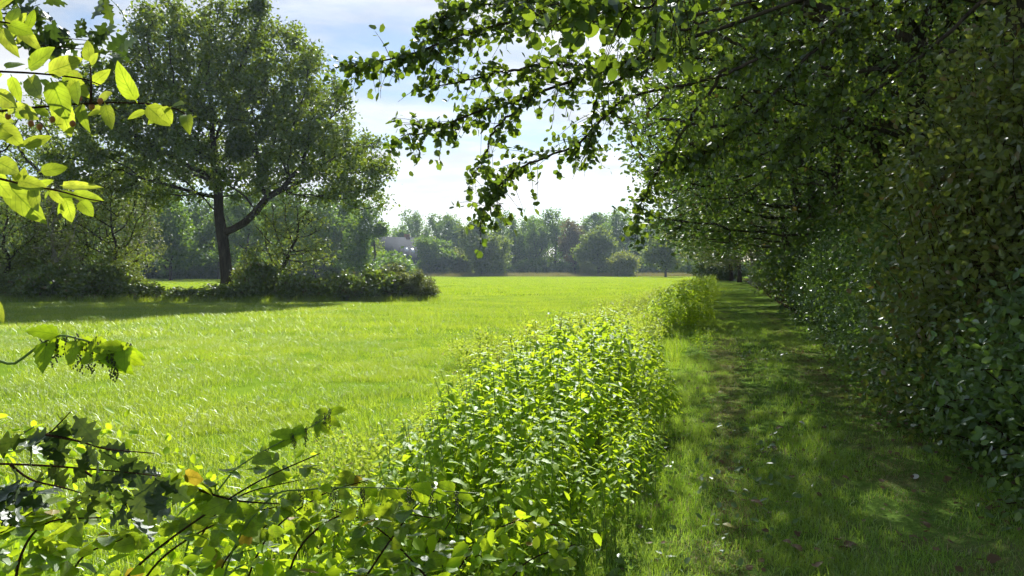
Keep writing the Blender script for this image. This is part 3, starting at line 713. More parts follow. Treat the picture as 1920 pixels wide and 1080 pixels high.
def scatter(name, label, cat, pts, kinds, scales, patches):
    """one object: tufts instanced on points with geometry nodes"""
    me = bpy.data.meshes.new(name); me.vertices.add(len(pts)); me.vertices.foreach_set('co', np.asarray(pts, np.float32).ravel())
    for nm, ty, arr in (('tuft_kind', 'INT', kinds), ('tuft_scale', 'FLOAT', scales)):
        at_ = me.attributes.new(nm, ty, 'POINT'); at_.data.foreach_set('value', np.asarray(arr, np.int32 if ty == 'INT' else np.float32))
    o = tag(obj(name, me), label, cat, None, 'stuff')
    g = bpy.data.node_groups.new(name, 'GeometryNodeTree')
    g.interface.new_socket('Geometry', in_out='INPUT', socket_type='NodeSocketGeometry'); g.interface.new_socket('Geometry', in_out='OUTPUT', socket_type='NodeSocketGeometry')
    N, L = g.nodes, g.links
    gi, go = N.new('NodeGroupInput'), N.new('NodeGroupOutput'); jn = N.new('GeometryNodeJoinGeometry')
    ak = N.new('GeometryNodeInputNamedAttribute'); ak.data_type = 'INT'; ak.inputs[0].default_value = 'tuft_kind'
    asx = N.new('GeometryNodeInputNamedAttribute'); asx.data_type = 'FLOAT'; asx.inputs[0].default_value = 'tuft_scale'
    rv = N.new('FunctionNodeRandomValue'); rv.data_type = 'FLOAT_VECTOR'; rv.inputs[0].default_value = (0, 0, 0); rv.inputs[1].default_value = (0, 0, 6.2832)
    for i, p in enumerate(patches):
        c = N.new('FunctionNodeCompare'); c.data_type = 'INT'; c.operation = 'EQUAL'
        ins = [s_ for s_ in c.inputs if s_.enabled]; L.new(ak.outputs[0], ins[0]); ins[1].default_value = i
        inf = N.new('GeometryNodeObjectInfo'); inf.inputs['Object'].default_value = p; inf.inputs['As Instance'].default_value = True
        ip = N.new('GeometryNodeInstanceOnPoints')
        L.new(gi.outputs[0], ip.inputs['Points']); L.new(c.outputs[0], ip.inputs['Selection']); L.new(inf.outputs['Geometry'], ip.inputs['Instance'])
        L.new(rv.outputs[0], ip.inputs['Rotation']); L.new(asx.outputs[0], ip.inputs['Scale']); L.new(ip.outputs[0], jn.inputs[0])
    L.new(jn.outputs[0], go.inputs[0])
    md = o.modifiers.new('tufts', 'NODES'); md.node_group = g
    return o
rng = np.random.default_rng(77)
def field_points(y0, y1, dens):
    """points of the meadow that the camera's side of the place shows"""
    x0, x1 = -.78 * y1 - 2, .45 * y1
    n = int((x1 - x0) * (y1 - y0) * dens); p = np.stack([rng.uniform(x0, x1, n), rng.uniform(y0, y1, n), np.zeros(n)], 1)
    return p[(np.abs(p[:, 0] + .05 * p[:, 1]) < .82 * p[:, 1] + 2.5) & (p[:, 0] < -0.4 + SLOPE * p[:, 1] - .9)]
pg = [patch(i, 330, .38, .09, .0024, 'grass', 1.7) for i in (1, 2)] + [patch(3, 300, .9, .11, .008, 'grass', 1.5, True), patch(4, 300, 2.2, .17, .02, 'grass', .7, True)]
P_, K_, S_ = [], [], []
for (a, b, dn, ks) in ((2.5, 9, 7.5, (0, 1)), (9, 18, 5.5, (0, 1)), (18, 45, 2.2, (2,)), (45, 168, .22, (3,))):
    p = field_points(a, b, dn); P_.append(p); K_.append(rng.choice(ks, len(p))); S_.append(rng.uniform(.75, 1.2, len(p)))
pg.append(patch(5, 110, .6, .42, .010, 'grass', .9, True)); n = 150; px_ = rng.uniform(-60, 850, n); yy = rng.uniform(36.2, 38.2, n)
P_.append(np.stack([(px_ - 960) / F_PX * yy, yy, np.zeros(n)], 1)); K_.append(np.full(n, 4)); S_.append(rng.uniform(.5, 1.25, n))
pg.append(patch(6, 34, .12, .5, .0022, 'grass', .8)); n = 150; yy = rng.uniform(3.6, 15, n); tt = np.where(rng.random(n) < .8, rng.uniform(-2.5, -1.3, n), rng.uniform(-1.3, -.3, n))
P_.append(np.stack([path_x(yy, tt), yy, np.zeros(n)], 1)); K_.append(np.full(n, 5)); S_.append(rng.uniform(.5, 1.25, n))
scatter('meadow_grass', 'bright sunlit green grass covering the whole meadow', 'grass', np.concatenate(P_), np.concatenate(K_), np.concatenate(S_), pg)

def noise2(x, y, seed=0):
    r = np.random.default_rng(seed); s_ = np.zeros_like(x)
    for k_ in range(1, 6):
        for _ in range(3):
            a = r.uniform(0, 6.28); f = k_ * .9 * r.uniform(.7, 1.4); s_ += np.sin((x * np.cos(a) + y * np.sin(a)) * f + r.uniform(0, 6.28)) / k_
    return s_
sp_ = [patch(11, 90, .16, .055, .0018, 'shade_grass', 1.2), patch(12, 80, .15, .038, .0018, 'shade_grass', 1.4), patch(13, 160, .5, .06, .005, 'shade_grass', 1.1, True), patch(14, 60, .14, .17, .0024, 'shade_grass', .9)]
P_, K_, S_ = [], [], []
for (y0, y1, dn, ks) in ((1.2, 6, 95, (0, 1)), (6, 14, 60, (0, 1)), (14, 30, 9, (2,)), (30, 115, 3, (2,))):
    n = int(dn * (y1 - y0) * 3.6); y = rng.uniform(y0, y1, n); tt = rng.uniform(-.5, PATH_W + .4, n)
    dens = np.ones(n); dens -= .75 * np.exp(-((tt - .42) / .2) ** 2) + .7 * np.exp(-((tt - 1.75) / .25) ** 2)
    nz = noise2(tt * 1.3, y, 3); dens *= np.clip(.75 + .3 * nz, .12, 1)
    dens *= np.where(tt > 2.0, np.clip(1 - (tt - 2.0) * .9, .12, 1), 1)
    keep = rng.random(n) < dens; y, tt = y[keep], tt[keep]
    P_.append(np.stack([path_x(y, tt), y, np.full(len(y), .006)], 1)); K_.append(rng.choice(ks, len(y)))
    S_.append(rng.uniform(.7, 1.25, len(y)) * np.where((tt > .8) & (tt < 1.4), 1.25, 1))
n = 420; y = rng.uniform(1.5, 14, n); tt = np.where(rng.random(n) < .75, rng.normal(-.15, .25, n), rng.normal(PATH_W + .35, .2, n))
P_.append(np.stack([path_x(y, tt), y, np.full(n, .006)], 1)); K_.append(np.full(n, 3)); S_.append(rng.uniform(.35, .8, n))
sp_.append(patch(15, 60, .16, .022, .0022, 'dry_grass', 3.0)); n = 1100; yy = 2 + 26 * rng.random(n) ** 1.2; tt = np.where(rng.random(n) < .6, rng.normal(.42, .13, n), rng.normal(1.8, .16, n))
P_.append(np.stack([path_x(yy, tt), yy, np.full(n, .006)], 1)); K_.append(np.full(n, 4)); S_.append(rng.uniform(.7, 1.2, n))
scatter('track_grass', 'short patchy grass growing on the shaded track', 'grass', np.concatenate(P_), np.concatenate(K_), np.concatenate(S_), sp_)

# strip of dry grass and undergrowth at the far side of the meadow
dg = [patch(21, 160, 1.4, 1.0, .03, 'dry_grass', .5, True)]
n = 620; y = rng.uniform(160, 172, n); x = rng.uniform(-62, 40, n)
scatter('dry_grass', 'strip of pale dry tall grass along the far meadow edge', 'grass', np.stack([x, y, np.zeros(n)], 1), np.zeros(n), rng.uniform(.6, 1.1, n), dg)
ug = bpy.data.objects.new('undergrowth_patch', shrub_meshes(81, 2.6, 1.8, 2.2, 46, 50, DIAMOND, 'far_leaf', .42, .35)[1])
n = 230; y = np.concatenate([rng.uniform(176, 215, n), rng.uniform(122, 140, 150)]); x = np.concatenate([rng.uniform(-75, 55, n), rng.uniform(-105, -20, 150)]); n = len(x)  # far belt also added to stand in for a shaded band under the trees
scatter('undergrowth', 'low undergrowth below the far trees, also standing in for the shaded strip', 'undergrowth', np.stack([x, y, np.zeros(n)], 1), np.zeros(n), np.where(y < 150, rng.uniform(1.0, 2.1, n), rng.uniform(.6, 1.6, n)), [ug])
# weeds between meadow and nettles
wd = [bpy.data.objects.new('weed_patch', shrub_meshes(82 + i, .34, .34, .62, 22, 22, DIAMOND, 'weed_leaf', .045, .07, 'green_stem', stem_r=.004)[1]) for i in range(2)]
y = np.concatenate([rng.uniform(4.2, 11, 120), rng.uniform(11, 48, 420)]); tt = np.where(y < 11, rng.normal(-2.0, .28, len(y)), rng.normal(-2.3, .6, len(y)))
scatter('field_edge_weeds', 'pale seeding weeds between the meadow and the nettles', 'weeds', np.stack([path_x(y, tt), y, np.zeros(len(y))], 1), rng.integers(0, 2, len(y)),
        np.where(y < 11, rng.uniform(.35, .75, len(y)), rng.uniform(.55, 1.15, len(y))), wd)

# ------------------------------------------------------------------ nettles
def nettle_layout(seed, h):
    """stem line and leaf placements of one plant: (base, dir, normal, length)"""
    r = np.random.default_rng(seed); bend = r.normal(size=2) * .10
    line = np.array([(bend[0] * f * f, bend[1] * f * f, h * f) for f in np.linspace(0, 1, 7)])
    L_ = []; a0 = r.uniform(0, 6.28)
    for i in range(14):
        f = .34 + .66 * (i / 13) ** .8; c = np.array([bend[0] * f * f, bend[1] * f * f, h * f]); a = a0 + i * math.pi / 2
        ln = (.066 + .034 * math.sin(math.pi * min(1, f * .95))) * (1.0 if f < .88 else .74 if f < .97 else .5)
        for s_ in (0, math.pi):
            aa = a + s_ + r.normal() * .25; out = np.array([math.cos(aa), math.sin(aa), 0])
            dz = r.uniform(-.55, -.02) if f < .92 else r.uniform(-.15, .35)
            d = out + np.array([0, 0, dz * 1.25]); d /= np.linalg.norm(d)
            nn = np.array([0, 0, 1.0]) + out * r.uniform(-.1, .3) + r.normal(size=3) * .2
            nn -= d * (nn @ d); nn /= np.linalg.norm(nn)
            L_.append((c + out * .022, d, nn, ln * r.uniform(.85, 1.15)))
    return line, L_
NV = []
for i in range(6):
    h = .86 + .05 * (i % 3); line, L_ = nettle_layout(300 + i, h)
    mb = MB(); mb.tube(line, np.linspace(.0045, .002, 7), 4); sm = mb.mesh('stem', MAT['green_stem'])
    for (b, d, nn, ln) in L_: pass
    pos, dd, nn, ln = (np.array([q[j] for q in L_]) for j in range(4))
    tv = np.array([(0, 0, 0), (.25, .22, .05), (.2, .58, .03), (0, 1, -.14), (-.2, .58, .03), (-.25, .22, .05)])
    V, pl = leaves_np((tv, HEX[1], None), pos, dd, nn, ln)
    NV.append((sm, mesh_np('leaves', V, pl, MAT['nettle_leaf']), L_, (V, pl), line))
spots = []
def nettle_spots(y0, y1, dens, seed):
    r = np.random.default_rng(seed); n = int(1.9 * (y1 - y0) * dens); y = r.uniform(y0, y1, n); tt = r.uniform(-1.75, .15, n)
    return y, tt
y1_, t1_ = nettle_spots(3.2, 9.9, 44, 1); near = (np.clip((y1_ - 3.2) / 3.0, 0, 1)); half = .5 + .36 * near
ok = np.abs(t1_ + .84) < half + .08; y1_, t1_ = y1_[ok], t1_[ok]
hs1 = (.66 + .40 * np.clip((y1_ - 3.2) / 4.0, 0, 1)) * np.where(y1_ > 9.5, .88, 1) * np.sqrt(np.clip(1 - .8 * ((t1_ + .8) / 1.0) ** 2, .12, 1)) * 1.06
y2_, t2_ = nettle_spots(13.8, 25, 28, 2); y3_, t3_ = nettle_spots(25, 62, 13, 3)
ya = np.concatenate([y1_, y2_, y3_]); ta = np.concatenate([t1_, t2_, t3_]); y2d = np.sqrt(np.clip(1 - .7 * ((t2_ + .8) / 1.0) ** 2, .15, 1)); y3d = np.sqrt(np.clip(1 - .7 * ((t3_ + .8) / 1.0) ** 2, .15, 1))
ha = np.concatenate([hs1, y2d * 1.1, y3d * 1.15])
r_ = np.random.default_rng(4); mound = noise2(ta * 1.1, ya * .75, 21)
keep = (mound > -1.55 + .5 * (ya > 15)) & ~((ya > 8.6) & (ya < 10) & (ta > -.35)) & (ta < -.28 + .16 * noise2(ya * 1.6, ya * .3, 5)); ya, ta, ha, mound = ya[keep], ta[keep], ha[keep], mound[keep]
ha = ha * r_.uniform(.74, 1.06, len(ha)) * np.where(ta > -.4, .8, 1) * np.clip(.94 + .19 * mound, .5, 1.22); rot = r_.uniform(0, 6.28, len(ha))
order = np.argsort(ya - ta * 1.2 * 0); VV, FF, base_n = [], [], 0
for c, i in enumerate(order):
    v = NV[i % 6]; loc = (path_x(ya[i], ta[i]), ya[i], 0)
    if c < 290:
        t = thing('nettle_plant', loc, 'upright stinging nettle with toothed leaves in the sunlit bed beside the track', 'nettle', 'nettles in the bed beside the track', rot[i], float(ha[i]))
        obj('stem', v[0], t)
        if c < 70:
            for j, (b, d, nn, ln) in enumerate(v[2]):
                put_l = obj('leaf', NETTL[j % 3], t); d_ = Vector(d); n_ = Vector(nn); x_ = d_.cross(n_)
                put_l.matrix_local = Matrix.Translation(Vector(b)) @ Matrix((x_, d_, n_)).transposed().to_4x4() @ Matrix.Scale(ln, 4)
        else:
            obj('leaves', v[1], t)
    else:
        V, pl = v[3]; cs, sn = math.cos(rot[i]), math.sin(rot[i])
        W = np.stack([V[:, 0] * cs - V[:, 1] * sn, V[:, 0] * sn + V[:, 1] * cs, V[:, 2]], 1) * ha[i] + np.array(loc)
        VV.append(W); FF.append(pl[0] + base_n); base_n += len(W)
tag(obj('nettle_bed', mesh_np('nettle_bed', np.concatenate(VV), [np.concatenate(FF)], MAT['nettle_leaf'])), 'dense green nettles filling the bed farther along the track', 'nettles', None, 'stuff')

# ------------------------------------------------------------------ alder reaching over the track
alder_loc = (path_x(6.5, PATH_W + 1.3), 6.5, 0)
alder = thing('alder_tree', alder_loc, 'alder with round leaves whose dark boughs hang over the track from above', 'tree')
trunk_top = (alder_loc[0] - .2, 6.5, 4.6)
part_tube(alder, 'trunk', smooth_line([alder_loc, (alder_loc[0] - .05, 6.5, 1.8), (alder_loc[0] - .15, 6.5, 3.4), trunk_top, (alder_loc[0] - .3, 6.6, 7.0)], 14), .17, .08, MAT['bark'], 9)
BOUGHS = [([(1700, -60, 6.0), (1340, 60, 5.6), (1150, 125, 5.3), (960, 190, 5.1), (800, 245, 4.9), (745, 262, 4.85)], .020, .25, .9),
          ([(1420, 110, 5.6), (1340, 145, 5.5), (1180, 185, 5.3), (1080, 270, 5.2), (980, 310, 5.1), (930, 360, 5.05), (895, 410, 5.0)], .013, .15, 1.0),
          ([(1600, -40, 5.9), (1200, 45, 5.3), (950, 45, 5.0), (800, 95, 4.8), (700, 118, 4.7), (635, 122, 4.6)], .015, .2, .8),
          ([(1500, -60, 5.8), (1150, -20, 5.3), (980, 0, 5.0), (850, 20, 4.9), (800, 60, 4.9)], .014, .1, 1.0),
          ([(1360, 130, 5.6), (1290, 230, 5.6), (1240, 310, 5.6), (1205, 370, 5.6), (1190, 430, 5.6)], .014, .1, 1.0),
          ([(1250, 95, 5.5), (1130, 170, 5.3), (1110, 240, 5.3), (1095, 300, 5.3)], .012, .1, .8),
          ([(1150, 130, 5.3), (1030, 120, 5.1), (900, 145, 4.9), (780, 165, 4.8)], .014, .05, 1.2),
          ([(1000, 185, 5.1), (930, 240, 5.0), (900, 310, 5.0), (880, 330, 5.0)], .009, .05, .6),
          ([(1330, 40, 5.6), (1250, 60, 5.2), (1100, 40, 4.6), (980, 20, 4.3)], .012, .1, .7),
          ([(1750, -60, 6.3), (1560, 60, 6.1), (1430, 200, 6.0), (1330, 280, 5.9), (1250, 300, 5.9)], .022, .1, 1.3),
          ([(1800, -80, 6.4), (1650, 40, 6.4), (1480, 80, 6.3), (1360, 130, 6.2)], .02, .1, 1.3),
          ([(1900, -40, 7.6), (1740, 95, 7.6), (1640, 170, 7.6), (1540, 230, 7.6), (1440, 285, 7.5), (1370, 300, 7.4)], .03, .25, .9),
          ([(1560, -90, 3.6), (1320, -25, 3.1), (1180, 18, 2.8), (1060, 8, 2.7)], .006, .5, .2),
          ([(1650, 0, 6.2), (1600, 120, 6.2), (1520, 220, 6.1), (1440, 330, 6.1)], .014, .1, 1.2)]
ra = np.random.default_rng(90); aleaf = []; tw = MB()
for (pp, r0, start, dens) in BOUGHS:
    pts = [at(*q) for q in pp]
    if pp[0][0] >= 1500: pts = [Vector(trunk_top) + Vector((0, 0, ra.uniform(-.6, .5)))] + pts
    n = 40; line = smooth_line(pts, n) + ra.normal(size=(n, 3)) * .008
    part_tube(alder, 'bough', line, r0, .003, MAT['bark'], 6)
    ln = np.linalg.norm(np.diff(line, axis=0), axis=1).sum(); cnt = int(ln / .030 * dens)
    for f in np.linspace(max(start, .3 if len(pts) > len(pp) else start), 1, cnt):
        i = min(n - 2, int(f * (n - 1))); p = line[i]; tan = unit(line[i + 1] - line[i])
        if f > .62 and ra.random() < (f - .55) * 1.5 and pp[0][0] >= 1000 and pp[-1][0] < 820: continue
        d = unit(tan * .7 + unit(ra.normal(size=3)) * .9 + np.array([0, 0, -.18])); L_ = ra.uniform(.12, .44) * (1 - .5 * f)
        tl = smooth_line([p, p + d * L_ * .5, p + d * L_ + np.array([0, 0, -.06 * ra.random()])], 5)
        tw.tube(tl - np.array(alder_loc), np.linspace(.0028, .0012, 5), 3)
        for q in range(ra.integers(5, 10)):
            b = tl[min(4, int(ra.uniform(.6, 5)))] + ra.normal(size=3) * .014
            nd = unit(d * .5 + unit(ra.normal(size=3)) + np.array([0, 0, -.3])); nn = unit(unit(ra.normal(size=3)) + np.array([0, 0, .6]))
            aleaf.append((b, nd, nn, ra.uniform(.034, .06)))
obj('twigs', tw.mesh('twigs', MAT['twig']), alder)['kind'] = 'stuff'
aleaf.sort(key=lambda q: q[0][1] / q[3])
for j, (b, d, nn, ln) in enumerate(aleaf[:290]):
    put_leaf(alder, ALDER[j % 3], Vector(b), Vector(b + d * ln), Vector(nn))
rest = aleaf[290:]
al = [np.array([q[j] for q in rest]) for j in range(4)]
nn = unit(al[2] - al[1] * np.sum(al[1] * al[2], 1, keepdims=True))
V, pl = leaves_np(ROUND, al[0] - np.array(alder_loc), al[1], nn, al[3])
obj('foliage', mesh_np('foliage', V, pl, MAT['alder_leaf']), alder)['kind'] = 'stuff'

# ------------------------------------------------------------------ sprig of large leaves, upper left
sprig = thing('leafy_sprig', at(-60, 220, 1.3), 'yellow green backlit sprig of large pointed leaves hanging in from the upper left', 'branch')
for pp in ([(-60, 132, 1.3), (60, 137, 1.3), (150, 147, 1.32), (190, 160, 1.33)], [(-60, 215, 1.3), (80, 200, 1.28), (190, 193, 1.3), (270, 194, 1.32), (330, 204, 1.34), (362, 226, 1.35)],
           [(-60, 320, 1.25), (40, 345, 1.25), (110, 358, 1.26), (160, 372, 1.27), (195, 378, 1.28)], [(-60, 40, 1.35), (10, 42, 1.35), (55, 58, 1.36)],
           [(170, 194, 1.3), (171, 150, 1.3), (168, 115, 1.3)], [(-60, 290, 1.3), (0, 285, 1.3), (20, 270, 1.3)], [(-60, 218, 1.3), (-62, 132, 1.31), (-62, 40, 1.35)], [(-60, 218, 1.3), (-62, 290, 1.3), (-60, 322, 1.25)]):
    part_tube(sprig, 'twig', smooth_line([at(*q) for q in pp], 12), .0022, .0009, MAT['twig'], 5)
rl = random.Random(3)
for (bx, by, tx, ty, w) in [(48, 130, 108, 92, 40), (84, 137, 160, 112, 38), (10, 130, 45, 112, 28), (20, 139, 42, 192, 30), (52, 141, 84, 192, 34), (95, 146, 128, 228, 44), (108, 175, 130, 258, 40),
                            (130, 145, 165, 180, 26), (258, 193, 214, 120, 36), (168, 118, 166, 78, 24), (168, 122, 186, 100, 20), (180, 193, 218, 178, 26), (272, 195, 318, 238, 46), (300, 198, 322, 230, 40),
                            (318, 203, 342, 192, 26), (348, 214, 352, 240, 24), (358, 222, 368, 218, 10), (-5, 232, 40, 270, 36), (38, 276, 98, 257, 24), (72, 323, 128, 312, 26), (112, 348, 186, 350, 18),
                            (130, 360, 200, 379, 22), (122, 372, 138, 417, 38), (148, 375, 174, 404, 26), (92, 356, 122, 386, 16), (6, 338, 82, 417, 48), (30, 338, 84, 350, 30), (-10, 300, 42, 328, 36),
                            (-12, 172, 38, 205, 34), (35, 200, 78, 226, 26), (12, 45, 64, 66, 30), (34, 50, 66, 84, 26), (0, 52, 32, 104, 26), (20, 42, 34, 12, 24), (-8, 260, 22, 250, 28), (10, 210, 60, 196, 20),
                            (196, 192, 212, 248, 24), (150, 194, 158, 238, 22), (-12, 330, 20, 372, 34), (60, 345, 78, 400, 30), (-20, 556, 6, 604, 24), (-10, 20, 24, -14, 26), (60, 200, 96, 216, 22), (140, 150, 152, 200, 26)]:
    dp = 1.3 + rl.uniform(-.06, .06); b, e = at(bx, by, dp), at(tx, ty, dp + rl.uniform(-.05, .03)); ln = (e - b).length
    nrm = Vector((rl.uniform(-.45, .45), -1, rl.uniform(-.2, .6)))
    put_leaf(sprig, SPINDLE[rl.randrange(3)], b, e, nrm, min(1.5, 1.0 * (w / F_PX * dp) / (.48 * ln)))
tl_ = [[(-60, 132), (190, 160)], [(-60, 212), (330, 206)], [(-60, 320), (150, 372)], [(-60, 40), (60, 58)]]
for i in range(46):                             # smaller leaves along the same twigs
    (ax, ay), (bx, by) = tl_[i % 4]; f = rl.random(); px, py = ax + (bx - ax) * f, ay + (by - ay) * f; a = rl.uniform(0, 6.28); ln = rl.uniform(24, 46); dp = 1.34 + rl.uniform(0, .08)
    put_leaf(sprig, SPINDLE[i % 3], at(px, py, dp), at(px + ln * math.cos(a), py + ln * math.sin(a), dp + rl.uniform(-.02, .02)), Vector((rl.uniform(-.9, .9), -1, rl.uniform(-.6, 1.2))), rl.uniform(.7, 1.05))
MAT['fruit'] = plain_mat('fruit', (.30, .12, .05), .4, .15, 20)
fm = bpy.data.meshes.new('fruit')
import bmesh
bm = bmesh.new(); bmesh.ops.create_icosphere(bm, subdivisions=2, radius=.005)
for v in bm.verts: v.co.z *= 1.15; v.co *= 1 + .08 * math.cos(4 * math.atan2(v.co.y, v.co.x))
bm.to_mesh(fm); bm.free(); fm.materials.append(MAT['fruit'])
for (px, py) in ((15, 218), (58, 232), (74, 238), (98, 224), (148, 185), (188, 190), (172, 200), (136, 232), (52, 162)):
    obj('fruit', fm, sprig, at(px, py, 1.3) - Vector(sprig.location))

# ------------------------------------------------------------------ oak twigs
def oak_branch(label, lines, depth, n, seed, size, centre=None, spread_dir=(0, 0, -.5), name='oak_branch'):
    r = np.random.default_rng(seed); t = thing(name, at(*lines[0][0], depth), label, 'branch')
    for ln_ in lines:
        line = smooth_line([at(px, py, depth + r.uniform(-.03, .03)) for px, py in ln_], 14)
        part_tube(t, 'twig', line, .0032, .0012, MAT['twig'], 5)
        for k_ in range(int(n / len(lines))):
            i = r.integers(2, 14); p = line[i]
            d = unit(unit(r.normal(size=3)) * [1, .7, .8] + np.array(spread_dir) + np.array([.25, 0, 0])); ll = size * r.uniform(.7, 1.2)
            nn = unit(r.normal(size=3) + np.array([0, -.35, .7]))
            b = p + d * .012
            put_leaf(t, OAKLEAF[k_ % 3], Vector(b), Vector(b + d * ll), Vector(nn))
    return t
oak_branch('dark oak twig with lobed leaves reaching in at the lower left', [[(-60, 838), (20, 828), (85, 815), (110, 795), (132, 772)], [(-60, 868), (60, 872), (150, 878), (240, 886), (300, 893)],
           [(85, 815), (150, 828), (200, 842), (290, 850)], [(20, 872), (60, 900), (120, 915), (170, 930)], [(150, 878), (190, 905), (225, 930), (240, 955)], [(-60, 905), (-20, 920), (10, 945)]], 1.75, 60, 5, .085)
oak_branch('oak twig with small lobed leaves behind the large leaved sprig', [[(-40, 60), (60, 82), (130, 90), (215, 97)], [(-40, 20), (20, 25), (75, 8)], [(40, 78), (90, 70), (190, 78)]], 3.0, 84, 6, .09, spread_dir=(0, 0, .1))
oak_branch('single lobed oak leaves dangling at the top edge above the oak', [[(170, -60), (190, -25), (200, -5)]], 1.6, 4, 8, .06, spread_dir=(.2, 0, -1.2))

# ------------------------------------------------------------------ flowering nettle stems in the foreground
def seed_nettle(label, pp, depth, seed, leafpos, group=None):
    r = np.random.default_rng(seed); pts = [at(px, py, depth) for px, py in pp]; base = pts[0].copy(); foot = Vector((base.x - .25, base.y + .1, 0))
    t = thing('flowering_nettle', foot, label, 'nettle', group)
    line = smooth_line([foot, (foot * .4 + base * .6) + Vector((-.05, 0, .1))] + pts, 34); part_tube(t, 'stem', line, .004, .0012, MAT['green_stem'], 5)
    for f in leafpos:
        p = line[int(f * 33)]
        for s_ in range(4):                   # drooping seed strings
            mb = MB(); L_ = r.uniform(.03, .06); o = r.normal(size=3) * .006
            for q in range(16):
                c = p - np.array(foot) + o + np.array([r.normal() * .0028, r.normal() * .0028, -L_ * q / 15]); e = .0022
                mb.add([c + [e, 0, 0], c + [-e, 0, 0], c + [0, e, 0], c + [0, -e, 0], c + [0, 0, e * 1.4], c - [0, 0, e * 1.4]], None, [(0, 2, 4), (2, 1, 4), (1, 3, 4), (3, 0, 4), (2, 0, 5), (1, 2, 5), (3, 1, 5), (0, 3, 5)])
            obj('seed_string', mb.mesh('seed_string', MAT['nettle_seed']), t)
        for s_ in (0, 1):
            a = r.uniform(0, 6.28); d = unit(np.array([math.cos(a), math.sin(a) * .6, r.uniform(-1.1, .3)])); ll = r.uniform(.05, .085)
            put_leaf(t, NETTL[int(r.integers(3))], Vector(p), Vector(p + d * ll), Vector((r.normal() * .4, -1, .6)))
    return t
seed_nettle('nettle stem with hanging seed strings arching in over the meadow at the left edge', [(-40, 720), (30, 680), (100, 632), (150, 636), (200, 652), (245, 650)], 1.5, 1, (.55, .62, .7, .76, .82, .88, .93, .98))
seed_nettle('nettle stem with seed strings slanting up in front of the meadow centre', [(420, 905), (470, 860), (540, 822), (600, 790), (625, 765)], 2.6, 2, (.6, .7, .76, .82, .88, .94))
seed_nettle('nearly level nettle stem with brown seed strings above the bramble canes', [(500, 940), (580, 918), (680, 914), (780, 918), (900, 925)], 2.3, 3, (.5, .6, .68, .75, .82, .9, .96))

# ------------------------------------------------------------------ bramble in the foreground
def bramble(label, canes, seed, per=13, size=.068, group=None):
    """canes: lists of (px, py, depth)"""
    r = np.random.default_rng(seed); p0 = at(*canes[0][0]); t = thing('bramble_plant', (p0.x, p0.y, 0), label, 'bramble', group)
    for cn_ in canes:
        line = smooth_line([at(*q) for q in cn_], 26); line[:, 2] = np.maximum(line[:, 2], .01)
        part_tube(t, 'cane', line, .0045, .0018, MAT['twig'], 5)
        for k_ in range(per):
            i = int(r.integers(3, 25)); p = line[i]; a = r.uniform(0, 6.28); d = unit(np.array([math.cos(a), math.sin(a), r.uniform(-.3, .7)])); st = p + d * r.uniform(.03, .09)
            nn = unit(np.array([r.normal() * .4, .25, 1]) if r.random() < .5 else np.array([r.normal() * .4, -1.0, .25 + r.normal() * .25]))
            for da in (0, 1.25, -1.25):
                dd = unit(np.array([d[0] * math.cos(da) - d[1] * math.sin(da), d[0] * math.sin(da) + d[1] * math.cos(da), d[2] * .5 - .2])); ll = size * r.uniform(.75, 1.25) * (1 if da == 0 else .85)
                put_leaf(t, BRAMB[int(r.integers(3))], Vector(st), Vector(st + dd * ll), Vector(nn))
bramble('bramble with long dark canes rising across the lower left corner', [[(170, 1160, 2.2), (260, 1060, 2.2), (355, 985, 2.2), (480, 905, 2.25), (600, 850, 2.3)], [(230, 1160, 2.3), (300, 1050, 2.3), (420, 975, 2.35), (520, 950, 2.4)],
         [(290, 893, 2.0), (360, 915, 2.05), (440, 938, 2.1), (525, 945, 2.2)]], 1, 14)
bramble('bramble with crossing canes and dark leaves at the bottom centre left', [[(520, 1160, 2.5), (560, 1030, 2.5), (640, 965, 2.5), (720, 960, 2.5), (820, 972, 2.5)], [(860, 1160, 2.6), (780, 1060, 2.6), (700, 985, 2.6), (620, 955, 2.6)],
         [(640, 1160, 2.5), (700, 1060, 2.5), (770, 960, 2.5), (800, 930, 2.5)]], 2, 15)
bramble('bramble with yellowing leaves in the bottom left corner', [[(20, 1160, 2.0), (40, 1040, 2.0), (90, 980, 2.0), (190, 970, 2.05)], [(100, 1160, 2.1), (150, 1050, 2.1), (230, 1010, 2.1)], [(-60, 1060, 2.0), (0, 1000, 2.0), (60, 960, 2.0)]], 3, 14)
bramble('low bramble below the nettle bed at the bottom centre', [[(800, 1160, 2.8), (880, 1040, 2.9), (960, 980, 3.0), (1050, 985, 3.1)], [(900, 1180, 2.7), (980, 1060, 2.8), (1080, 1020, 2.9)], [(760, 1150, 2.9), (820, 1020, 3.0), (860, 950, 3.1)]], 4, 13, .055)
bramble('bramble sprays between the oak twig and the crossing canes', [[(330, 1150, 2.6), (380, 1000, 2.6), (450, 930, 2.7), (560, 900, 2.8)], [(440, 1150, 2.7), (500, 1010, 2.7), (600, 930, 2.8), (690, 900, 2.9)], [(380, 1150, 2.5), (430, 1040, 2.5), (500, 985, 2.5)]], 5, 14)
r = np.random.default_rng(15); n = 6500
pos = np.stack([r.uniform(-3.2, .95, n), r.uniform(1.7, 4.9, n), np.zeros(n)], 1); hmax = .58 + .16 * noise2(pos[:, 0] * 2, pos[:, 1] * 2, 9) * .5
pos[:, 2] = np.clip(hmax, .2, .8) * r.random(n) ** .6
edge = pos[:, 0] < path_x(pos[:, 1], -.35) + .1 * r.normal(size=n)
pos = pos[edge & (pos[:, 1] < 4.3 - .25 * (pos[:, 0] + .5) * 0)]
d, nn = leaf_frames(r, len(pos), 1.0, .2); V, pl = leaves_np(HEX, pos, d, nn, .06 * r.uniform(.6, 1.3, len(pos)))
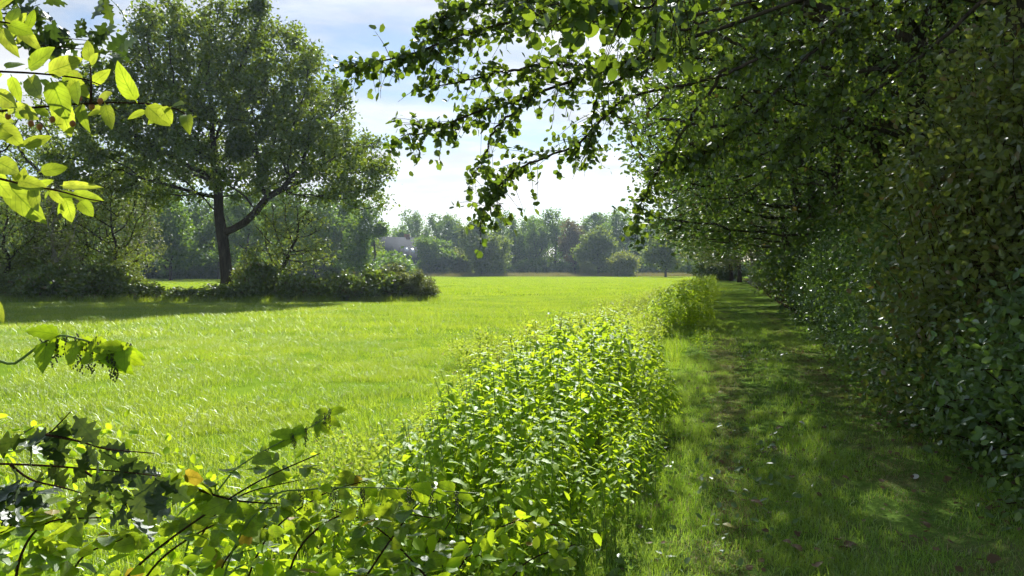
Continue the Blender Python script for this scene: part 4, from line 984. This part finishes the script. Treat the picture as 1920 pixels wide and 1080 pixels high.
tag(obj('low_undergrowth', mesh_np('low_undergrowth', V, pl, MAT['nettle_leaf'])), 'mixed low green undergrowth beneath the foreground brambles', 'undergrowth', None, 'stuff')

# ------------------------------------------------------------------ fallen leaves
MAT['yellow_leaf'] = leaf_mat('yellow_leaf', (.32, .30, .04), (.40, .36, .06), (.3, .3, .03), (.4, .38, .05), .35, .06, .4)
MAT['silver_leaf'] = leaf_mat('silver_leaf', (.42, .44, .42), (.5, .52, .5), (.3, .3, .28), (.3, .3, .28), .2, .12, .35)
fallen = {'yellow': leaf_shape('fallen_leaf', ovate(.3), 8, MAT['yellow_leaf'], .2, .2, .03, 2), 'pale': leaf_shape('fallen_leaf', roundish(.36), 8, MAT['silver_leaf'], .2, .3, .04, 3),
          'brown': leaf_shape('fallen_leaf', roundish(.36), 8, MAT['dead_leaf'], .35, .4, .06, 4)}
rf = random.Random(12)
def fallen_leaf(px, py, kind, label, size=.07, group=None):
    depth = F_PX * CAM_H / (py - HORIZON); o = tag(obj('fallen_leaf', fallen[kind], None, (gx(px, depth), depth, .045), (rf.uniform(-.3, .3), rf.uniform(-.3, .3), rf.uniform(0, 6.28)), size), label, 'leaf', group)
fallen_leaf(1357, 1000, 'yellow', 'single yellow leaf fallen on the near grass of the track', .08)
fallen_leaf(1725, 903, 'pale', 'pale upturned leaf lying near the right side of the track', .06)
fallen_leaf(1500, 800, 'pale', 'pale leaf lying in the middle of the track', .06)
fallen_leaf(1410, 955, 'brown', 'curled brown leaf in the left wheel rut near the yellow leaf', .08)
for i in range(26):
    fallen_leaf(rf.gauss(1680, 150), rf.uniform(720, 1070), 'brown', 'curled brown leaf fallen among the track grass', rf.uniform(.04, .08), 'brown leaves on the track')

rq = np.random.default_rng(44); n = 2600
y = 2 + 14 * rq.random(n) ** 1.4; tt = np.where(rq.random(n) < .7, rq.normal(PATH_W - .05, .38, n), rq.uniform(-.2, PATH_W, n))
pos = np.stack([path_x(y, tt), y, rq.uniform(.015, .05, n)], 1); d, nn = leaf_frames(rq, n, 1.6, 0)
V, pl = leaves_np(ROUND, pos, d, nn, rq.uniform(.02, .055, n)); tag(obj('leaf_litter', mesh_np('leaf_litter', V, pl, MAT['dead_leaf'])), 'thin brown leaf litter along the right side of the track', 'leaf litter', None, 'stuff')

n = 2600; y = 1.6 + 13 * rq.random(n) ** 1.3; tt = rq.uniform(-.3, PATH_W + .2, n); kz = noise2(tt * 2.2, y * 1.6, 31) > .75; y, tt = y[kz], tt[kz]; n = len(y)
pos = np.stack([path_x(y, tt), y, rq.uniform(.02, .06, n)], 1); d, nn = leaf_frames(rq, n, 1.3, -.2)
V, pl = leaves_np(HEX, pos, d, nn, rq.uniform(.035, .075, n)); tag(obj('track_weeds', mesh_np('track_weeds', V, pl, MAT['ivy_leaf'])), 'patches of low broad leaved weeds in the track grass', 'weeds', None, 'stuff')

# ------------------------------------------------------------------ haze
mb = MB(); mb.box((-326, -64, -1), (326, 424, 24))
mz, N, L = new_mat('haze_air'); out = N.new('ShaderNodeOutputMaterial'); pv = N.new('ShaderNodeVolumePrincipled')
pv.inputs['Color'].default_value = (.62, .80, 1, 1); pv.inputs['Density'].default_value = .00032; pv.inputs['Anisotropy'].default_value = .35
L.new(pv.outputs[0], out.inputs['Volume'])
hz = tag(obj('haze', mb.mesh('haze', mz)), 'thin bluish haze over the meadow', 'haze', None, 'stuff')
